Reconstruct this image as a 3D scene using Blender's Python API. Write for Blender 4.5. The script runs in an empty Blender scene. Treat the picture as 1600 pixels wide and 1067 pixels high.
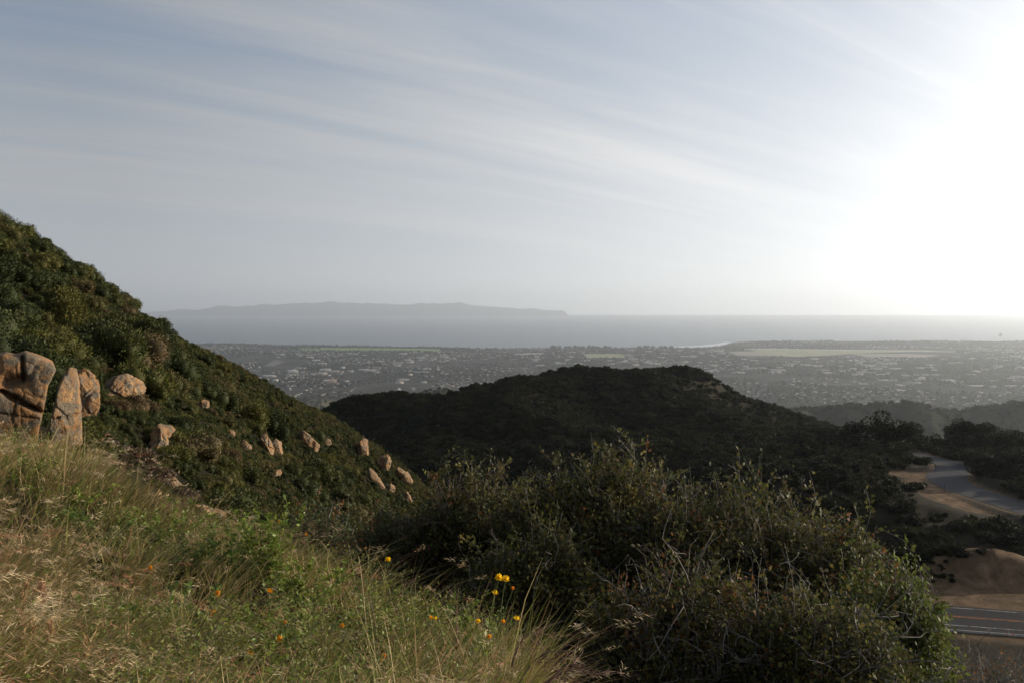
import bpy, math, random
import numpy as np
from mathutils import Vector, noise as mnoise
R = math.radians
C = bpy.context.scene.collection
SC = bpy.context.scene

# ------------------------------------------------------------------ camera, sky, sun, exposure
F, CX, HY = 1386.0, 800.0, 481.0           # focal length and eye level, in pixels of a 1600 wide frame
cam = bpy.data.objects.new('camera', bpy.data.cameras.new('camera'))
C.objects.link(cam)
cam.location = (0, 0, 0); cam.rotation_euler = (R(90), 0, 0)
cam.data.sensor_width = 36; cam.data.lens = F / 1600 * 36
cam.data.shift_y = -(533.5 - HY) / 1600
cam.data.clip_start = 0.05; cam.data.clip_end = 300000
SC.camera = cam

SUN_AZ, SUN_EL = 67.0, 11.5                # degrees right of the view, degrees up
sd = Vector((math.sin(R(SUN_AZ)) * math.cos(R(SUN_EL)), math.cos(R(SUN_AZ)) * math.cos(R(SUN_EL)), math.sin(R(SUN_EL))))
sun = bpy.data.objects.new('sun', bpy.data.lights.new('sun', 'SUN'))
C.objects.link(sun)
sun.data.energy = 4.6; sun.data.angle = R(0.5); sun.data.color = (1.0, 0.84, 0.62)
sun.rotation_euler = sd.to_track_quat('Z', 'Y').to_euler()

W = bpy.data.worlds.new('World'); SC.world = W; W.use_nodes = True
nt = W.node_tree; N = nt.nodes; L = nt.links; N.clear()
def wn(t, **k):
    n = N.new(t)
    for a, b in k.items(): setattr(n, a, b)
    return n
def wm(op, a, b=None, c=None):
    n = wn('ShaderNodeMath', operation=op)
    for i, v in enumerate((a, b, c)):
        if v is None: continue
        if isinstance(v, (int, float)): n.inputs[i].default_value = v
        else: L.new(v, n.inputs[i])
    return n.outputs[0]
sky = wn('ShaderNodeTexSky', sky_type='NISHITA', sun_disc=False)
sky.sun_elevation = R(SUN_EL); sky.sun_rotation = R(SUN_AZ)
sky.altitude = 300; sky.air_density = 1.0; sky.dust_density = 5.5; sky.ozone_density = 2.0
tc = wn('ShaderNodeTexCoord'); sep = wn('ShaderNodeSeparateXYZ'); L.new(tc.outputs['Generated'], sep.inputs[0])
zc = wm('MAXIMUM', sep.outputs['Z'], 0.0)
sv3 = wn('ShaderNodeCombineXYZ'); L.new(sep.outputs['X'], sv3.inputs[0]); L.new(sep.outputs['Y'], sv3.inputs[1]); L.new(wm('ADD', wm('MULTIPLY', zc, 0.84), 0.17), sv3.inputs[2])
svn = wn('ShaderNodeVectorMath', operation='NORMALIZE'); L.new(sv3.outputs[0], svn.inputs[0]); L.new(svn.outputs[0], sky.inputs['Vector'])
den = wm('ADD', zc, 0.16)
cmb = wn('ShaderNodeCombineXYZ')
L.new(wm('DIVIDE', sep.outputs['X'], den), cmb.inputs[0]); L.new(wm('DIVIDE', sep.outputs['Y'], den), cmb.inputs[1])
def cirrus(rot, sx, sy, scale, detail, dist, lo, hi, off):
    m = wn('ShaderNodeMapping'); m.inputs['Rotation'].default_value = (0, 0, R(rot)); m.inputs['Location'].default_value = off
    m2 = wn('ShaderNodeMapping'); m2.inputs['Scale'].default_value = (sx, sy, 1)
    L.new(cmb.outputs[0], m.inputs[0]); L.new(m.outputs[0], m2.inputs[0])
    n = wn('ShaderNodeTexNoise'); n.inputs['Scale'].default_value = scale; n.inputs['Detail'].default_value = detail
    n.inputs['Roughness'].default_value = 0.55; n.inputs['Distortion'].default_value = dist
    L.new(m2.outputs[0], n.inputs['Vector'])
    r = wn('ShaderNodeMapRange', interpolation_type='SMOOTHSTEP'); r.inputs['From Min'].default_value = lo; r.inputs['From Max'].default_value = hi
    L.new(n.outputs['Fac'], r.inputs['Value'])
    return r.outputs[0]
streak = cirrus(-32, 0.22, 2.1, 1.0, 6, 0.9, 0.42, 0.74, (1.3, 0.4, 0))
fine = cirrus(-28, 0.30, 3.0, 1.7, 8, 0.8, 0.42, 0.85, (4.0, 2.0, 0))
broad = cirrus(-48, 0.5, 0.9, 0.5, 4, 0.6, 0.35, 0.68, (7.0, 0.6, 0))
dt = wn('ShaderNodeVectorMath', operation='DOT_PRODUCT'); L.new(tc.outputs['Generated'], dt.inputs[0]); dt.inputs[1].default_value = sd
fwd = wm('POWER', wm('MAXIMUM', dt.outputs['Value'], 0.0), 1.0)              # ice cloud scatters forward, round the sun
hzc = wm('MINIMUM', wm('ADD', wm('MULTIPLY', zc, 4.0), 0.25), 1.0)
cov = wm('MULTIPLY', wm('MINIMUM', hzc, 0.9), wm('ADD', wm('MULTIPLY', streak, 0.72), wm('ADD', wm('MULTIPLY', fine, 0.30), wm('ADD', wm('MULTIPLY', broad, 0.30), wm('MULTIPLY', fwd, 0.28)))))
bw = wn('ShaderNodeRGBToBW'); L.new(sky.outputs[0], bw.inputs[0])
cl = wn('ShaderNodeMixRGB', blend_type='MULTIPLY'); cl.inputs[0].default_value = 1.0
L.new(wm('ADD', wm('MULTIPLY', bw.outputs[0], 0.95), wm('ADD', wm('MULTIPLY', fwd, 2.2), 1.12)), cl.inputs[1]); cl.inputs[2].default_value = (1.0, 1.0, 1.0, 1)
hz = wm('POWER', wm('SUBTRACT', 1.0, wm('MINIMUM', zc, 1.0)), 5.0)                # the veil is thickest seen edge on, low down
low = wn('ShaderNodeMixRGB', blend_type='MULTIPLY'); low.inputs[0].default_value = 1.0
L.new(wm('ADD', wm('MULTIPLY', bw.outputs[0], 1.0), wm('ADD', wm('MULTIPLY', fwd, 2.2), 1.3)), low.inputs[1]); low.inputs[2].default_value = (1.0, 1.0, 1.0, 1)
veil = wn('ShaderNodeMixRGB'); L.new(wm('ADD', wm('MULTIPLY', hz, 0.82), 0.08), veil.inputs[0])
L.new(sky.outputs[0], veil.inputs[1]); L.new(low.outputs[0], veil.inputs[2])
mix = wn('ShaderNodeMixRGB'); L.new(wm('MINIMUM', cov, 1.0), mix.inputs[0]); L.new(veil.outputs[0], mix.inputs[1]); L.new(cl.outputs[0], mix.inputs[2])
bg = wn('ShaderNodeBackground'); bg.inputs['Strength'].default_value = 0.15
L.new(mix.outputs[0], bg.inputs['Color'])
wo = wn('ShaderNodeOutputWorld'); L.new(bg.outputs[0], wo.inputs['Surface'])

SC.view_settings.view_transform = 'Standard'; SC.view_settings.look = 'None'
SC.view_settings.exposure = 0.3; SC.view_settings.gamma = 1.0
cy = SC.cycles
cy.max_bounces = 6; cy.diffuse_bounces = 3; cy.glossy_bounces = 2; cy.transmission_bounces = 4; cy.transparent_max_bounces = 6
cy.volume_bounces = 0; cy.use_denoising = True
cy.sample_clamp_indirect = 4

# ------------------------------------------------------------------ small helpers
rng = np.random.default_rng(7)
random.seed(7)
def P(px, py, D): return ((px - CX) / F * D, D, (HY - py) / F * D)
def tag(o, label, cat, group=None):
    o['label'] = label; o['category'] = cat
    if group: o['group'] = group
    return o
def mesh(name, v, f, mats, tint=None, smooth=False, mat_idx=None):
    v = np.asarray(v, np.float32); f = np.asarray(f, np.int32)
    me = bpy.data.meshes.new(name)
    me.vertices.add(len(v)); me.vertices.foreach_set('co', v.ravel())
    k = f.shape[1]
    me.loops.add(f.size); me.loops.foreach_set('vertex_index', f.ravel())
    me.polygons.add(len(f)); me.polygons.foreach_set('loop_start', np.arange(len(f), dtype=np.int32) * k)
    if smooth: me.polygons.foreach_set('use_smooth', np.ones(len(f), bool))
    for m in (mats if isinstance(mats, (list, tuple)) else [mats]): me.materials.append(m)
    if mat_idx is not None: me.polygons.foreach_set('material_index', np.asarray(mat_idx, np.int32))
    if tint is not None:
        a = me.attributes.new('tint', 'FLOAT_COLOR', 'POINT')
        t = np.ones((len(v), 4), np.float32); t[:, :3] = tint
        a.data.foreach_set('color', t.ravel())
    me.update(); me.validate()
    return me
def obj(name, me, parent=None, loc=(0, 0, 0)):
    o = bpy.data.objects.new(name, me); C.objects.link(o); o.location = loc
    if parent: o.parent = parent
    return o
def empty(name, loc):
    o = bpy.data.objects.new(name, None); C.objects.link(o); o.location = loc; o.empty_display_size = 0.2
    return o
def dup(root, loc, rz=0, s=1.0):
    r = root.copy(); C.objects.link(r); r.location = loc; r.rotation_euler = (0, 0, rz); r.scale = (s, s, s) if not hasattr(s, '__len__') else s
    for ch in root.children:
        c = ch.copy(); C.objects.link(c); c.parent = r
        for g in ch.children:
            d = g.copy(); C.objects.link(d); d.parent = c
    return r
def struct(o, kind='structure'): o['kind'] = kind; return o

def _h(ix, iy, s):
    a = (ix.astype(np.int64) * 374761393 + iy.astype(np.int64) * 668265263 + s * 1442695041) & 0xffffffff
    a = ((a ^ (a >> 13)) * 1274126177) & 0xffffffff
    return ((a ^ (a >> 16)) & 0xffff) / 65535.0
def vn(x, y, s=0):
    x = np.asarray(x, float); y = np.asarray(y, float)
    ix = np.floor(x); iy = np.floor(y); fx = x - ix; fy = y - iy
    fx = fx * fx * (3 - 2 * fx); fy = fy * fy * (3 - 2 * fy)
    a = _h(ix, iy, s); b = _h(ix + 1, iy, s); c = _h(ix, iy + 1, s); d = _h(ix + 1, iy + 1, s)
    return (a + (b - a) * fx) * (1 - fy) + (c + (d - c) * fx) * fy - 0.5
def fbm(x, y, s=0, o=4):
    t = 0; a = 1.0
    for i in range(o):
        t = t + a * vn(np.asarray(x) * 2 ** i + 17.3 * i, np.asarray(y) * 2 ** i + 9.1 * i, s + i); a *= 0.5
    return t
class TPS:
    def __init__(s, pts, lam=0.0):
        p = np.array(pts, float); s.q = p[:, :2]; n = len(p)
        K = s.k(s.q, s.q) + lam * np.eye(n); A = np.zeros((n + 3, n + 3))
        A[:n, :n] = K; A[:n, n] = 1; A[:n, n + 1:] = s.q; A[n, :n] = 1; A[n + 1:, :n] = s.q.T
        s.w = np.linalg.solve(A, np.r_[p[:, 2], 0, 0, 0])
    def k(s, a, b):
        r2 = ((a[:, None, :] - b[None]) ** 2).sum(-1); return np.where(r2 > 0, 0.5 * r2 * np.log(r2 + 1e-12), 0)
    def __call__(s, x, y):
        x = np.asarray(x, float); sh = x.shape; q = np.c_[x.ravel(), np.asarray(y, float).ravel()]
        out = np.empty(len(q))
        for i in range(0, len(q), 20000):
            b = q[i:i + 20000]; out[i:i + 20000] = s.k(b, s.q) @ s.w[:len(s.q)] + s.w[len(s.q)] + b @ s.w[len(s.q) + 1:]
        return out.reshape(sh)
def sstep(a, b, x):
    t = np.clip((x - a) / (b - a), 0, 1); return t * t * (3 - 2 * t)

# ------------------------------------------------------------------ materials
def mat(name):
    m = bpy.data.materials.new(name); m.use_nodes = True
    return m, m.node_tree.nodes, m.node_tree.links, m.node_tree.nodes['Principled BSDF']
def ramp(n, l, fac, stops):
    r = n.new('ShaderNodeValToRGB')
    while len(r.color_ramp.elements) < len(stops): r.color_ramp.elements.new(0.5)
    for e, (p, c) in zip(r.color_ramp.elements, stops): e.position = p; e.color = (*c, 1)
    l.new(fac, r.inputs[0]); return r.outputs[0]
def noise_fac(n, l, scale, detail=6, rough=0.6, coord='Object', dist=0.0, stretch=None):
    t = n.new('ShaderNodeTexCoord'); v = t.outputs[coord]
    if stretch:
        mp = n.new('ShaderNodeMapping'); mp.inputs['Scale'].default_value = stretch; l.new(v, mp.inputs[0]); v = mp.outputs[0]
    x = n.new('ShaderNodeTexNoise'); x.inputs['Scale'].default_value = scale; x.inputs['Detail'].default_value = detail
    x.inputs['Roughness'].default_value = rough; x.inputs['Distortion'].default_value = dist
    l.new(v, x.inputs['Vector']); return x.outputs['Fac']
def mixc(n, l, fac, a, b, bt='MIX'):
    x = n.new('ShaderNodeMixRGB'); x.blend_type = bt
    for i, v in enumerate((fac, a, b)):
        if isinstance(v, (int, float)): x.inputs[i].default_value = v
        elif isinstance(v, tuple): x.inputs[i].default_value = (*v, 1)
        else: l.new(v, x.inputs[i])
    return x.outputs[0]
def bump(n, l, b, fac, strength, dist):
    x = n.new('ShaderNodeBump'); x.inputs['Strength'].default_value = strength; x.inputs['Distance'].default_value = dist
    l.new(fac, x.inputs['Height']); l.new(x.outputs[0], b.inputs['Normal'])
def leaf_mat(name, stops=None, rough=0.5, spec=0.3, trans=0.3, tint=False):
    """foliage: colour from a ramp over per-plant randomness, times the mesh's own leaf tint"""
    m, n, l, b = mat(name)
    at = n.new('ShaderNodeAttribute'); at.attribute_name = 'tint'
    col = at.outputs['Color']
    if stops:
        oi = n.new('ShaderNodeObjectInfo')
        col = mixc(n, l, 1.0, ramp(n, l, oi.outputs['Random'], stops), col, 'MULTIPLY')
    l.new(col, b.inputs['Base Color']); b.inputs['Roughness'].default_value = rough
    b.inputs['Specular IOR Level'].default_value = spec
    tr = n.new('ShaderNodeBsdfTranslucent'); l.new(col, tr.inputs[0])
    ms = n.new('ShaderNodeMixShader'); ms.inputs[0].default_value = trans
    l.new(b.outputs[0], ms.inputs[1]); l.new(tr.outputs[0], ms.inputs[2])
    l.new(ms.outputs[0], n['Material Output'].inputs['Surface'])
    return m
def plain(name, col, rough=0.8, var=0.25, scale=3.0):
    m, n, l, b = mat(name)
    f = noise_fac(n, l, scale)
    l.new(ramp(n, l, f, [(0.25, tuple(c * (1 - var) for c in col)), (0.75, tuple(c * (1 + var) for c in col))]), b.inputs['Base Color'])
    b.inputs['Roughness'].default_value = rough; b.inputs['Specular IOR Level'].default_value = 0.2
    return m

M = {}
M['chap'] = leaf_mat('chaparral_leaves', [(0.0, (0.024, 0.032, 0.009)), (0.3, (0.052, 0.056, 0.014)), (0.55, (0.034, 0.044, 0.014)),
                     (0.75, (0.085, 0.082, 0.018)), (0.90, (0.088, 0.074, 0.028)), (1.0, (0.095, 0.064, 0.030))], trans=0.2, rough=0.65, spec=0.12)
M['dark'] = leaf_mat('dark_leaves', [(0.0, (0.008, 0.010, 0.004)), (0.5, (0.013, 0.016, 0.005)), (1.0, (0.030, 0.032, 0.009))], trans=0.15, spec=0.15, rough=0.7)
M['oak'] = leaf_mat('oak_leaves', [(0.0, (0.010, 0.014, 0.005)), (1.0, (0.018, 0.022, 0.006))], trans=0.15, spec=0.15, rough=0.7)
M['town_leaf'] = leaf_mat('town_tree_leaves', [(0.0, (0.018, 0.026, 0.012)), (0.6, (0.035, 0.042, 0.018)), (1.0, (0.070, 0.066, 0.035))], trans=0.1, spec=0.05, rough=0.9)
M['bush'] = leaf_mat('scrub_oak_leaves', None, rough=0.6, spec=0.10, trans=0.32)
M['grass'] = leaf_mat('grass_blades', None, rough=0.55, spec=0.25, trans=0.35)
M['forb'] = leaf_mat('weed_leaves', None, rough=0.5, spec=0.3, trans=0.35)
M['petal'] = leaf_mat('yellow_petals', None, rough=0.6, spec=0.1, trans=0.55)
M['twig'] = plain('grey_twig_bark', (0.15, 0.135, 0.12), 0.85, 0.4, 6)
M['drytwig'] = plain('brown_dry_twig', (0.16, 0.095, 0.07), 0.85, 0.4, 6)
M['bark'] = plain('oak_bark', (0.06, 0.05, 0.04), 0.9, 0.4, 4)
M['stem'] = plain('green_stem', (0.10, 0.12, 0.035), 0.7, 0.3, 8)

def rock_mat():
    m, n, l, b = mat('sandstone')
    f1 = noise_fac(n, l, 1.3, 8, 0.62); f2 = noise_fac(n, l, 9, 8, 0.7); f3 = noise_fac(n, l, 2.6, 5, 0.6, dist=1.2); f4 = noise_fac(n, l, 40, 4, 0.7)
    base = ramp(n, l, f1, [(0.32, (0.17, 0.088, 0.038)), (0.5, (0.29, 0.155, 0.066)), (0.7, (0.36, 0.225, 0.105))])
    c = mixc(n, l, ramp(n, l, f3, [(0.42, (0, 0, 0)), (0.56, (1, 1, 1))]), base, (0.15, 0.125, 0.092))        # grey lichen
    c = mixc(n, l, ramp(n, l, f2, [(0.34, (1, 1, 1)), (0.47, (0, 0, 0))]), c, (0.16, 0.10, 0.065))          # dark pits
    c = mixc(n, l, ramp(n, l, f4, [(0.62, (0, 0, 0)), (0.72, (0.6, 0.6, 0.6))]), c, (0.50, 0.42, 0.30))
    l.new(c, b.inputs['Base Color']); b.inputs['Roughness'].default_value = 0.92; b.inputs['Specular IOR Level'].default_value = 0.15
    bump(n, l, b, f2, 1.0, 0.10)
    return m
M['rock'] = rock_mat()

def soil_mat():
    m, n, l, b = mat('hillside_soil')
    at = n.new('ShaderNodeAttribute'); at.attribute_name = 'tint'
    f = noise_fac(n, l, 0.6, 10, 0.65); g = noise_fac(n, l, 12, 6, 0.7)
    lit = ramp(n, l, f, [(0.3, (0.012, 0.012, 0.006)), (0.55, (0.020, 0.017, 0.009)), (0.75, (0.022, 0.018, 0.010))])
    dirt = ramp(n, l, noise_fac(n, l, 0.35, 12, 0.72, dist=0.8), [(0.34, (0.085, 0.055, 0.032)), (0.50, (0.18, 0.118, 0.070)), (0.70, (0.34, 0.225, 0.135))])
    sp = n.new('ShaderNodeSeparateColor'); l.new(at.outputs['Color'], sp.inputs[0])
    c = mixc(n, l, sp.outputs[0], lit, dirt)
    c = mixc(n, l, 0.5, c, ramp(n, l, g, [(0.2, (0.45, 0.45, 0.45)), (0.8, (1, 1, 1))]), 'MULTIPLY')
    l.new(c, b.inputs['Base Color']); b.inputs['Roughness'].default_value = 0.95; b.inputs['Specular IOR Level'].default_value = 0.1
    bump(n, l, b, noise_fac(n, l, 1.1, 12, 0.78), 0.8, 0.55)
    return m
M['soil'] = soil_mat()
def asphalt(name='asphalt', k=1.0):
    m, n, l, b = mat(name)
    f = noise_fac(n, l, 0.5, 8, 0.6); g = noise_fac(n, l, 8, 6, 0.7)
    c = ramp(n, l, f, [(0.3, (0.026 * k, 0.027 * k, 0.031 * k)), (0.5, (0.038 * k, 0.038 * k, 0.041 * k)), (0.58, (0.030 * k, 0.030 * k, 0.033 * k)), (0.75, (0.052 * k, 0.051 * k, 0.052 * k))])
    c = mixc(n, l, 0.35, c, ramp(n, l, g, [(0.3, (0.5, 0.5, 0.5)), (0.7, (1, 1, 1))]), 'MULTIPLY')
    l.new(c, b.inputs['Base Color']); b.inputs['Roughness'].default_value = 0.95; b.inputs['Specular IOR Level'].default_value = 0.08
    return m
M['asphalt'] = asphalt()
def paint(name, col):
    m, n, l, b = mat(name); f = noise_fac(n, l, 1.6, 8, 0.75)
    l.new(ramp(n, l, f, [(0.40, (0.06, 0.058, 0.055)), (0.56, col)]), b.inputs['Base Color']); b.inputs['Roughness'].default_value = 0.85; b.inputs['Specular IOR Level'].default_value = 0.1
    return m
M['white'] = paint('worn_white_paint', (0.30, 0.30, 0.29)); M['orange'] = paint('worn_orange_paint', (0.36, 0.13, 0.03))
M['pale'] = plain('pale_concrete', (0.24, 0.23, 0.21), 0.9, 0.3, 1)
M['steel'] = plain('dark_steel_post', (0.07, 0.065, 0.06), 0.6, 0.2, 5)

# ------------------------------------------------------------------ near and middle hillside: height field
near_pts = [(0, 0, -1.65), (0, -10, -1.2), (-10, -6, 0.9), (10, -6, -3.4), (30, -6, -9),
    P(0, 1160, 3.0), P(400, 1160, 3.5), P(780, 1160, 4.1), P(0, 968, 5.2), P(400, 990, 5.8), P(680, 1030, 5.6),
    P(0, 728, 11), P(140, 738, 13), P(300, 840, 11), P(450, 908, 8.8), P(600, 965, 7.2),
    (1.2, 5.6, -3.2), (3, 5.5, -4.1), (6, 4, -4.4), (0, 9, -4.4), (4, 10, -6), (10, 8, -7.3), (12, 0, -5), (22, 6, -10.5),
    (-2.5, 13, -5.4), (-7, 16, -4.6), (-5, 22, -8.2), (0, 30, -14), (5, 42, -22), (10, 20, -11.5), (16, 30, -15), (27, 50, -22.5),
    (35, 66, -27.6), (44, 72, -28.8), (20, 60, -26), (8, 62, -29), (0, 60, -27), (-2, 80, -31), (0, 105, -38), (60, 40, -22), (80, 50, -26), (110, 50, -29), (110, 20, -22), (60, 10, -16),
    (45, 90, -29), (60, 86, -29), (20, 95, -30), (90, 80, -29),
    P(1400, 890, 97), P(1450, 872, 97), P(1500, 857, 96.5), P(1545, 855, 96), P(1600, 876, 94), (85, 92, -27),
    (45, 110, -39), (75, 108, -39), (105, 95, -36),
    # spur on the left: crest, then its near face
    P(-120, 300, 66), P(0, 364, 75), P(110, 432, 80), P(220, 502, 88), P(340, 567, 98), P(500, 645, 115), P(560, 684, 124), P(640, 745, 133), P(680, 785, 135),
    P(0, 545, 44), P(150, 600, 40), P(300, 650, 50), P(250, 695, 34), P(400, 700, 68), P(480, 698, 88), P(570, 715, 106), P(630, 755, 114), P(640, 795, 104),
    P(500, 785, 74), P(400, 785, 50), P(320, 805, 28), P(450, 832, 42), P(600, 845, 80), P(120, 440, 66), P(200, 520, 66), P(330, 600, 76), P(60, 660, 22), P(-150, 640, 22),
    (-45, 30, 5), (-25, 8, 3.4), (-60, 5, 14), (-75, 60, 17), (-66, 95, 2), (-63, 118, -10), (-43, 125, -20), (-30, 150, -36), (-10, 160, -45), (-90, 100, 6), (-100, 30, 22)]
TN = TPS(near_pts)
mid_pts = [P(515, 628, 420), P(600, 621, 430), P(690, 623, 440), P(760, 608, 430), P(850, 593, 430), P(915, 581, 440), P(1000, 580, 450), P(1050, 581, 450),
    P(1088, 588, 445), P(1130, 618, 435), P(1160, 651, 425), P(1210, 662, 400), P(1290, 674, 340), P(1040, 622, 385), P(960, 650, 350), P(1120, 640, 370), P(1200, 678, 330),
    P(880, 690, 310), P(560, 665, 385), P(640, 700, 320), P(760, 700, 320), P(700, 745, 270), P(850, 735, 270), P(1000, 710, 280), P(1200, 705, 262), P(1100, 760, 215),
    P(1280, 700, 250), P(1330, 718, 225), P(1300, 745, 185), P(1400, 732, 200), P(1380, 775, 168), P(1440, 790, 160), P(1520, 800, 158), P(1260, 780, 165),
    P(1470, 728, 216), P(1600, 772, 184), P(1500, 702, 262), P(1600, 700, 275), P(1700, 715, 250), P(1360, 700, 260),
    (45, 112, -40), (75, 112, -40), (105, 105, -38), (60, 138, -41), (105, 140, -39), (150, 120, -38), (150, 180, -39), (20, 128, -47), (0, 160, -56), (0, 205, -64), (-40, 190, -66), (-70, 170, -58), (35, 175, -50),
    (-120, 430, -95), (-170, 420, -115), (-100, 280, -95), (-160, 280, -110), (-250, 250, -105), (-300, 400, -130), (-120, 140, -25), (-200, 140, -30), (-90, 340, -85),
    (-150, 620, -140), (0, 640, -120), (120, 640, -125), (-300, 620, -150), (250, 560, -100), (300, 420, -90), (250, 330, -62), (350, 300, -70), (220, 230, -48), (400, 600, -140), (0, 800, -150), (300, 800, -160), (-300, 800, -160), (600, 500, -140), (500, 250, -90)]
TM = TPS(mid_pts)
def resample(pts, step):
    p = np.array(pts, float); s = np.r_[0, np.cumsum(np.linalg.norm(np.diff(p, axis=0), axis=1))]
    # smooth (Catmull-Rom like) by cubic Hermite on chord length
    t = np.arange(0, s[-1], step); m = np.gradient(p, s, axis=0)
    i = np.clip(np.searchsorted(s, t, 'right') - 1, 0, len(s) - 2); h = (s[i + 1] - s[i])[:, None]; u = ((t - s[i])[:, None]) / h
    return (2 * u**3 - 3 * u**2 + 1) * p[i] + (u**3 - 2 * u**2 + u) * h * m[i] + (-2 * u**3 + 3 * u**2) * p[i + 1] + (u**3 - u**2) * h * m[i + 1]
ROAD1 = resample([(125, 57), (100, 65.5), (80, 71.5), (60, 78.2), (50, 81.0), (45, 82.3), (40, 83.5), (30, 85.8), (20, 88), (12, 89)], 1.0)
def up(px, py): return P(px, py, 38.5 * F / (py - HY))[:2]
ROAD2 = resample([(125, 140), (112, 158), up(1620, 792), up(1570, 777), up(1525, 763), up(1490, 750), up(1478, 740), up(1488, 730), up(1494, 723), up(1480, 717), up(1455, 712), (108, 255), (112, 290)], 1.0)
def pdist(path, x, y):
    x = np.asarray(x, float); sh = x.shape; q = np.c_[x.ravel(), np.asarray(y, float).ravel()]; o = np.empty(len(q))
    for i in range(0, len(q), 20000):
        o[i:i + 20000] = np.sqrt(((q[i:i + 20000, None] - path[None]) ** 2).sum(-1).min(1))
    return o.reshape(sh)
PULL = resample([(36, 90.5), (50, 88.3), (60, 86)], 1.0)              # dirt pull-out beside the lower road
SHO = resample([up(1405, 733), up(1440, 737), up(1445, 750), up(1455, 765), up(1490, 783), up(1530, 800)], 1.0)
def ground(x, y):
    x = np.asarray(x, float); y = np.asarray(y, float)
    w0 = np.where(x > 20, 1, 0) * 0.0 + sstep(0, 30, x)
    a = 142 - 36 * w0; w = sstep(a, a + 22, y)
    zn = TN(x, y) + 0.10 * fbm(x * 0.7, y * 0.7, 3) * sstep(2, 6, np.hypot(x, y)) + 0.8 * fbm(x * 0.09, y * 0.09, 5) * sstep(14, 40, y)
    rg = 1 - 2 * np.abs(fbm(x * 0.011 + y * 0.004, y * 0.006 - x * 0.003, 97, 4))
    zm = TM(x, y) + (4.0 * fbm(x * 0.02, y * 0.02, 9) + 9.0 * (rg - 0.72)) * sstep(230, 330, y) + 1.6 * fbm(x * 0.08, y * 0.08, 11)
    z = zn * (1 - w) + zm * w
    z = z + (0.5 * fbm(x * 0.10, y * 0.13, 91, 2) + 0.9 * fbm(x * 0.5, y * 0.6, 95, 5) - 0.5 * np.abs(fbm(x * 0.9, y * 0.12, 99, 3))) * np.exp(-(((x - 56) / 24) ** 2 + ((y - 98) / 5.0) ** 2))
    d1 = np.minimum(pdist(ROAD1, x, y) - 4.0, pdist(PULL, x, y) - 2.6); k = 1 - sstep(0, 4.5, d1); z = z * (1 - k) + -29.06 * k
    d2 = np.minimum(pdist(ROAD2, x, y) - 5.0, pdist(SHO, x, y) - 4.0); k = 1 - sstep(0, 7, d2); z = z * (1 - k) + -39.46 * k
    return z
def g1(x, y): return float(ground(np.array([x]), np.array([y]))[0])
def hit(px, py, d0=2.0, d1=700.0):
    """where the view through this pixel meets the hillside"""
    D = np.geomspace(d0, d1, 900); x = (px - CX) / F * D; z = (HY - py) / F * D
    b = np.nonzero(ground(x, D) > z)[0]
    return (x[b[0]], D[b[0]], z[b[0]]) if len(b) else None

nu, nv = 440, 560
u = np.linspace(-1, 1, nu); u = np.sign(u) * np.abs(u) ** 1.15
dv = np.geomspace(7, 900, nv)
U, V = np.meshgrid(u, dv)
GX = U * V * 1.0; GY = V - 14
GZ = ground(GX, GY)
GZ = GZ - 260 * sstep(0.86, 1.0, np.abs(U)) * sstep(160, 400, GY) - 200 * sstep(680, 880, GY)
dirt = np.maximum(1 - sstep(-1, 2.0, pdist(SHO, GX, GY) - 3.5), 1 - sstep(-1, 2.5, pdist(PULL, GX, GY) - 6.5))
dirt = np.maximum(dirt, 1 - sstep(0, 2.5, pdist(ROAD1, GX, GY) - 4.2)); dirt = np.maximum(dirt, 0.8 * (1 - sstep(0, 1.5, pdist(ROAD2, GX, GY) - 5)))
bank = (1 - sstep(5, 11, np.hypot((GX - 50) / 2.6, GY - 95))) * 0.95
dirt = np.clip(np.maximum(dirt, bank) * (0.85 + 0.5 * fbm(GX * 0.3, GY * 0.3, 21)), 0, 1)
idx = np.arange(nu * nv).reshape(nv, nu)
quads = np.stack([idx[:-1, :-1], idx[:-1, 1:], idx[1:, 1:], idx[1:, :-1]], -1).reshape(-1, 4)
tint = np.repeat(dirt.reshape(-1, 1), 3, 1)
struct(obj('hillside', mesh('hillside', np.c_[GX.ravel(), GY.ravel(), GZ.ravel()], quads, M['soil'], tint, True)))

def ribbon(name, path, off0, off1, z, m, i0=0, i1=None):
    p = path[i0:i1]; t = np.gradient(p, axis=0); t /= np.linalg.norm(t, axis=1)[:, None]; nrm = np.c_[-t[:, 1], t[:, 0]]
    a = p + nrm * off0; b = p + nrm * off1; n = len(p)
    v = np.r_[np.c_[a, np.full(n, z)], np.c_[b, np.full(n, z)]]
    f = np.array([(i, i + 1, n + i + 1, n + i) for i in range(n - 1)])
    return struct(obj(name, mesh(name, v, f, m)))
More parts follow.
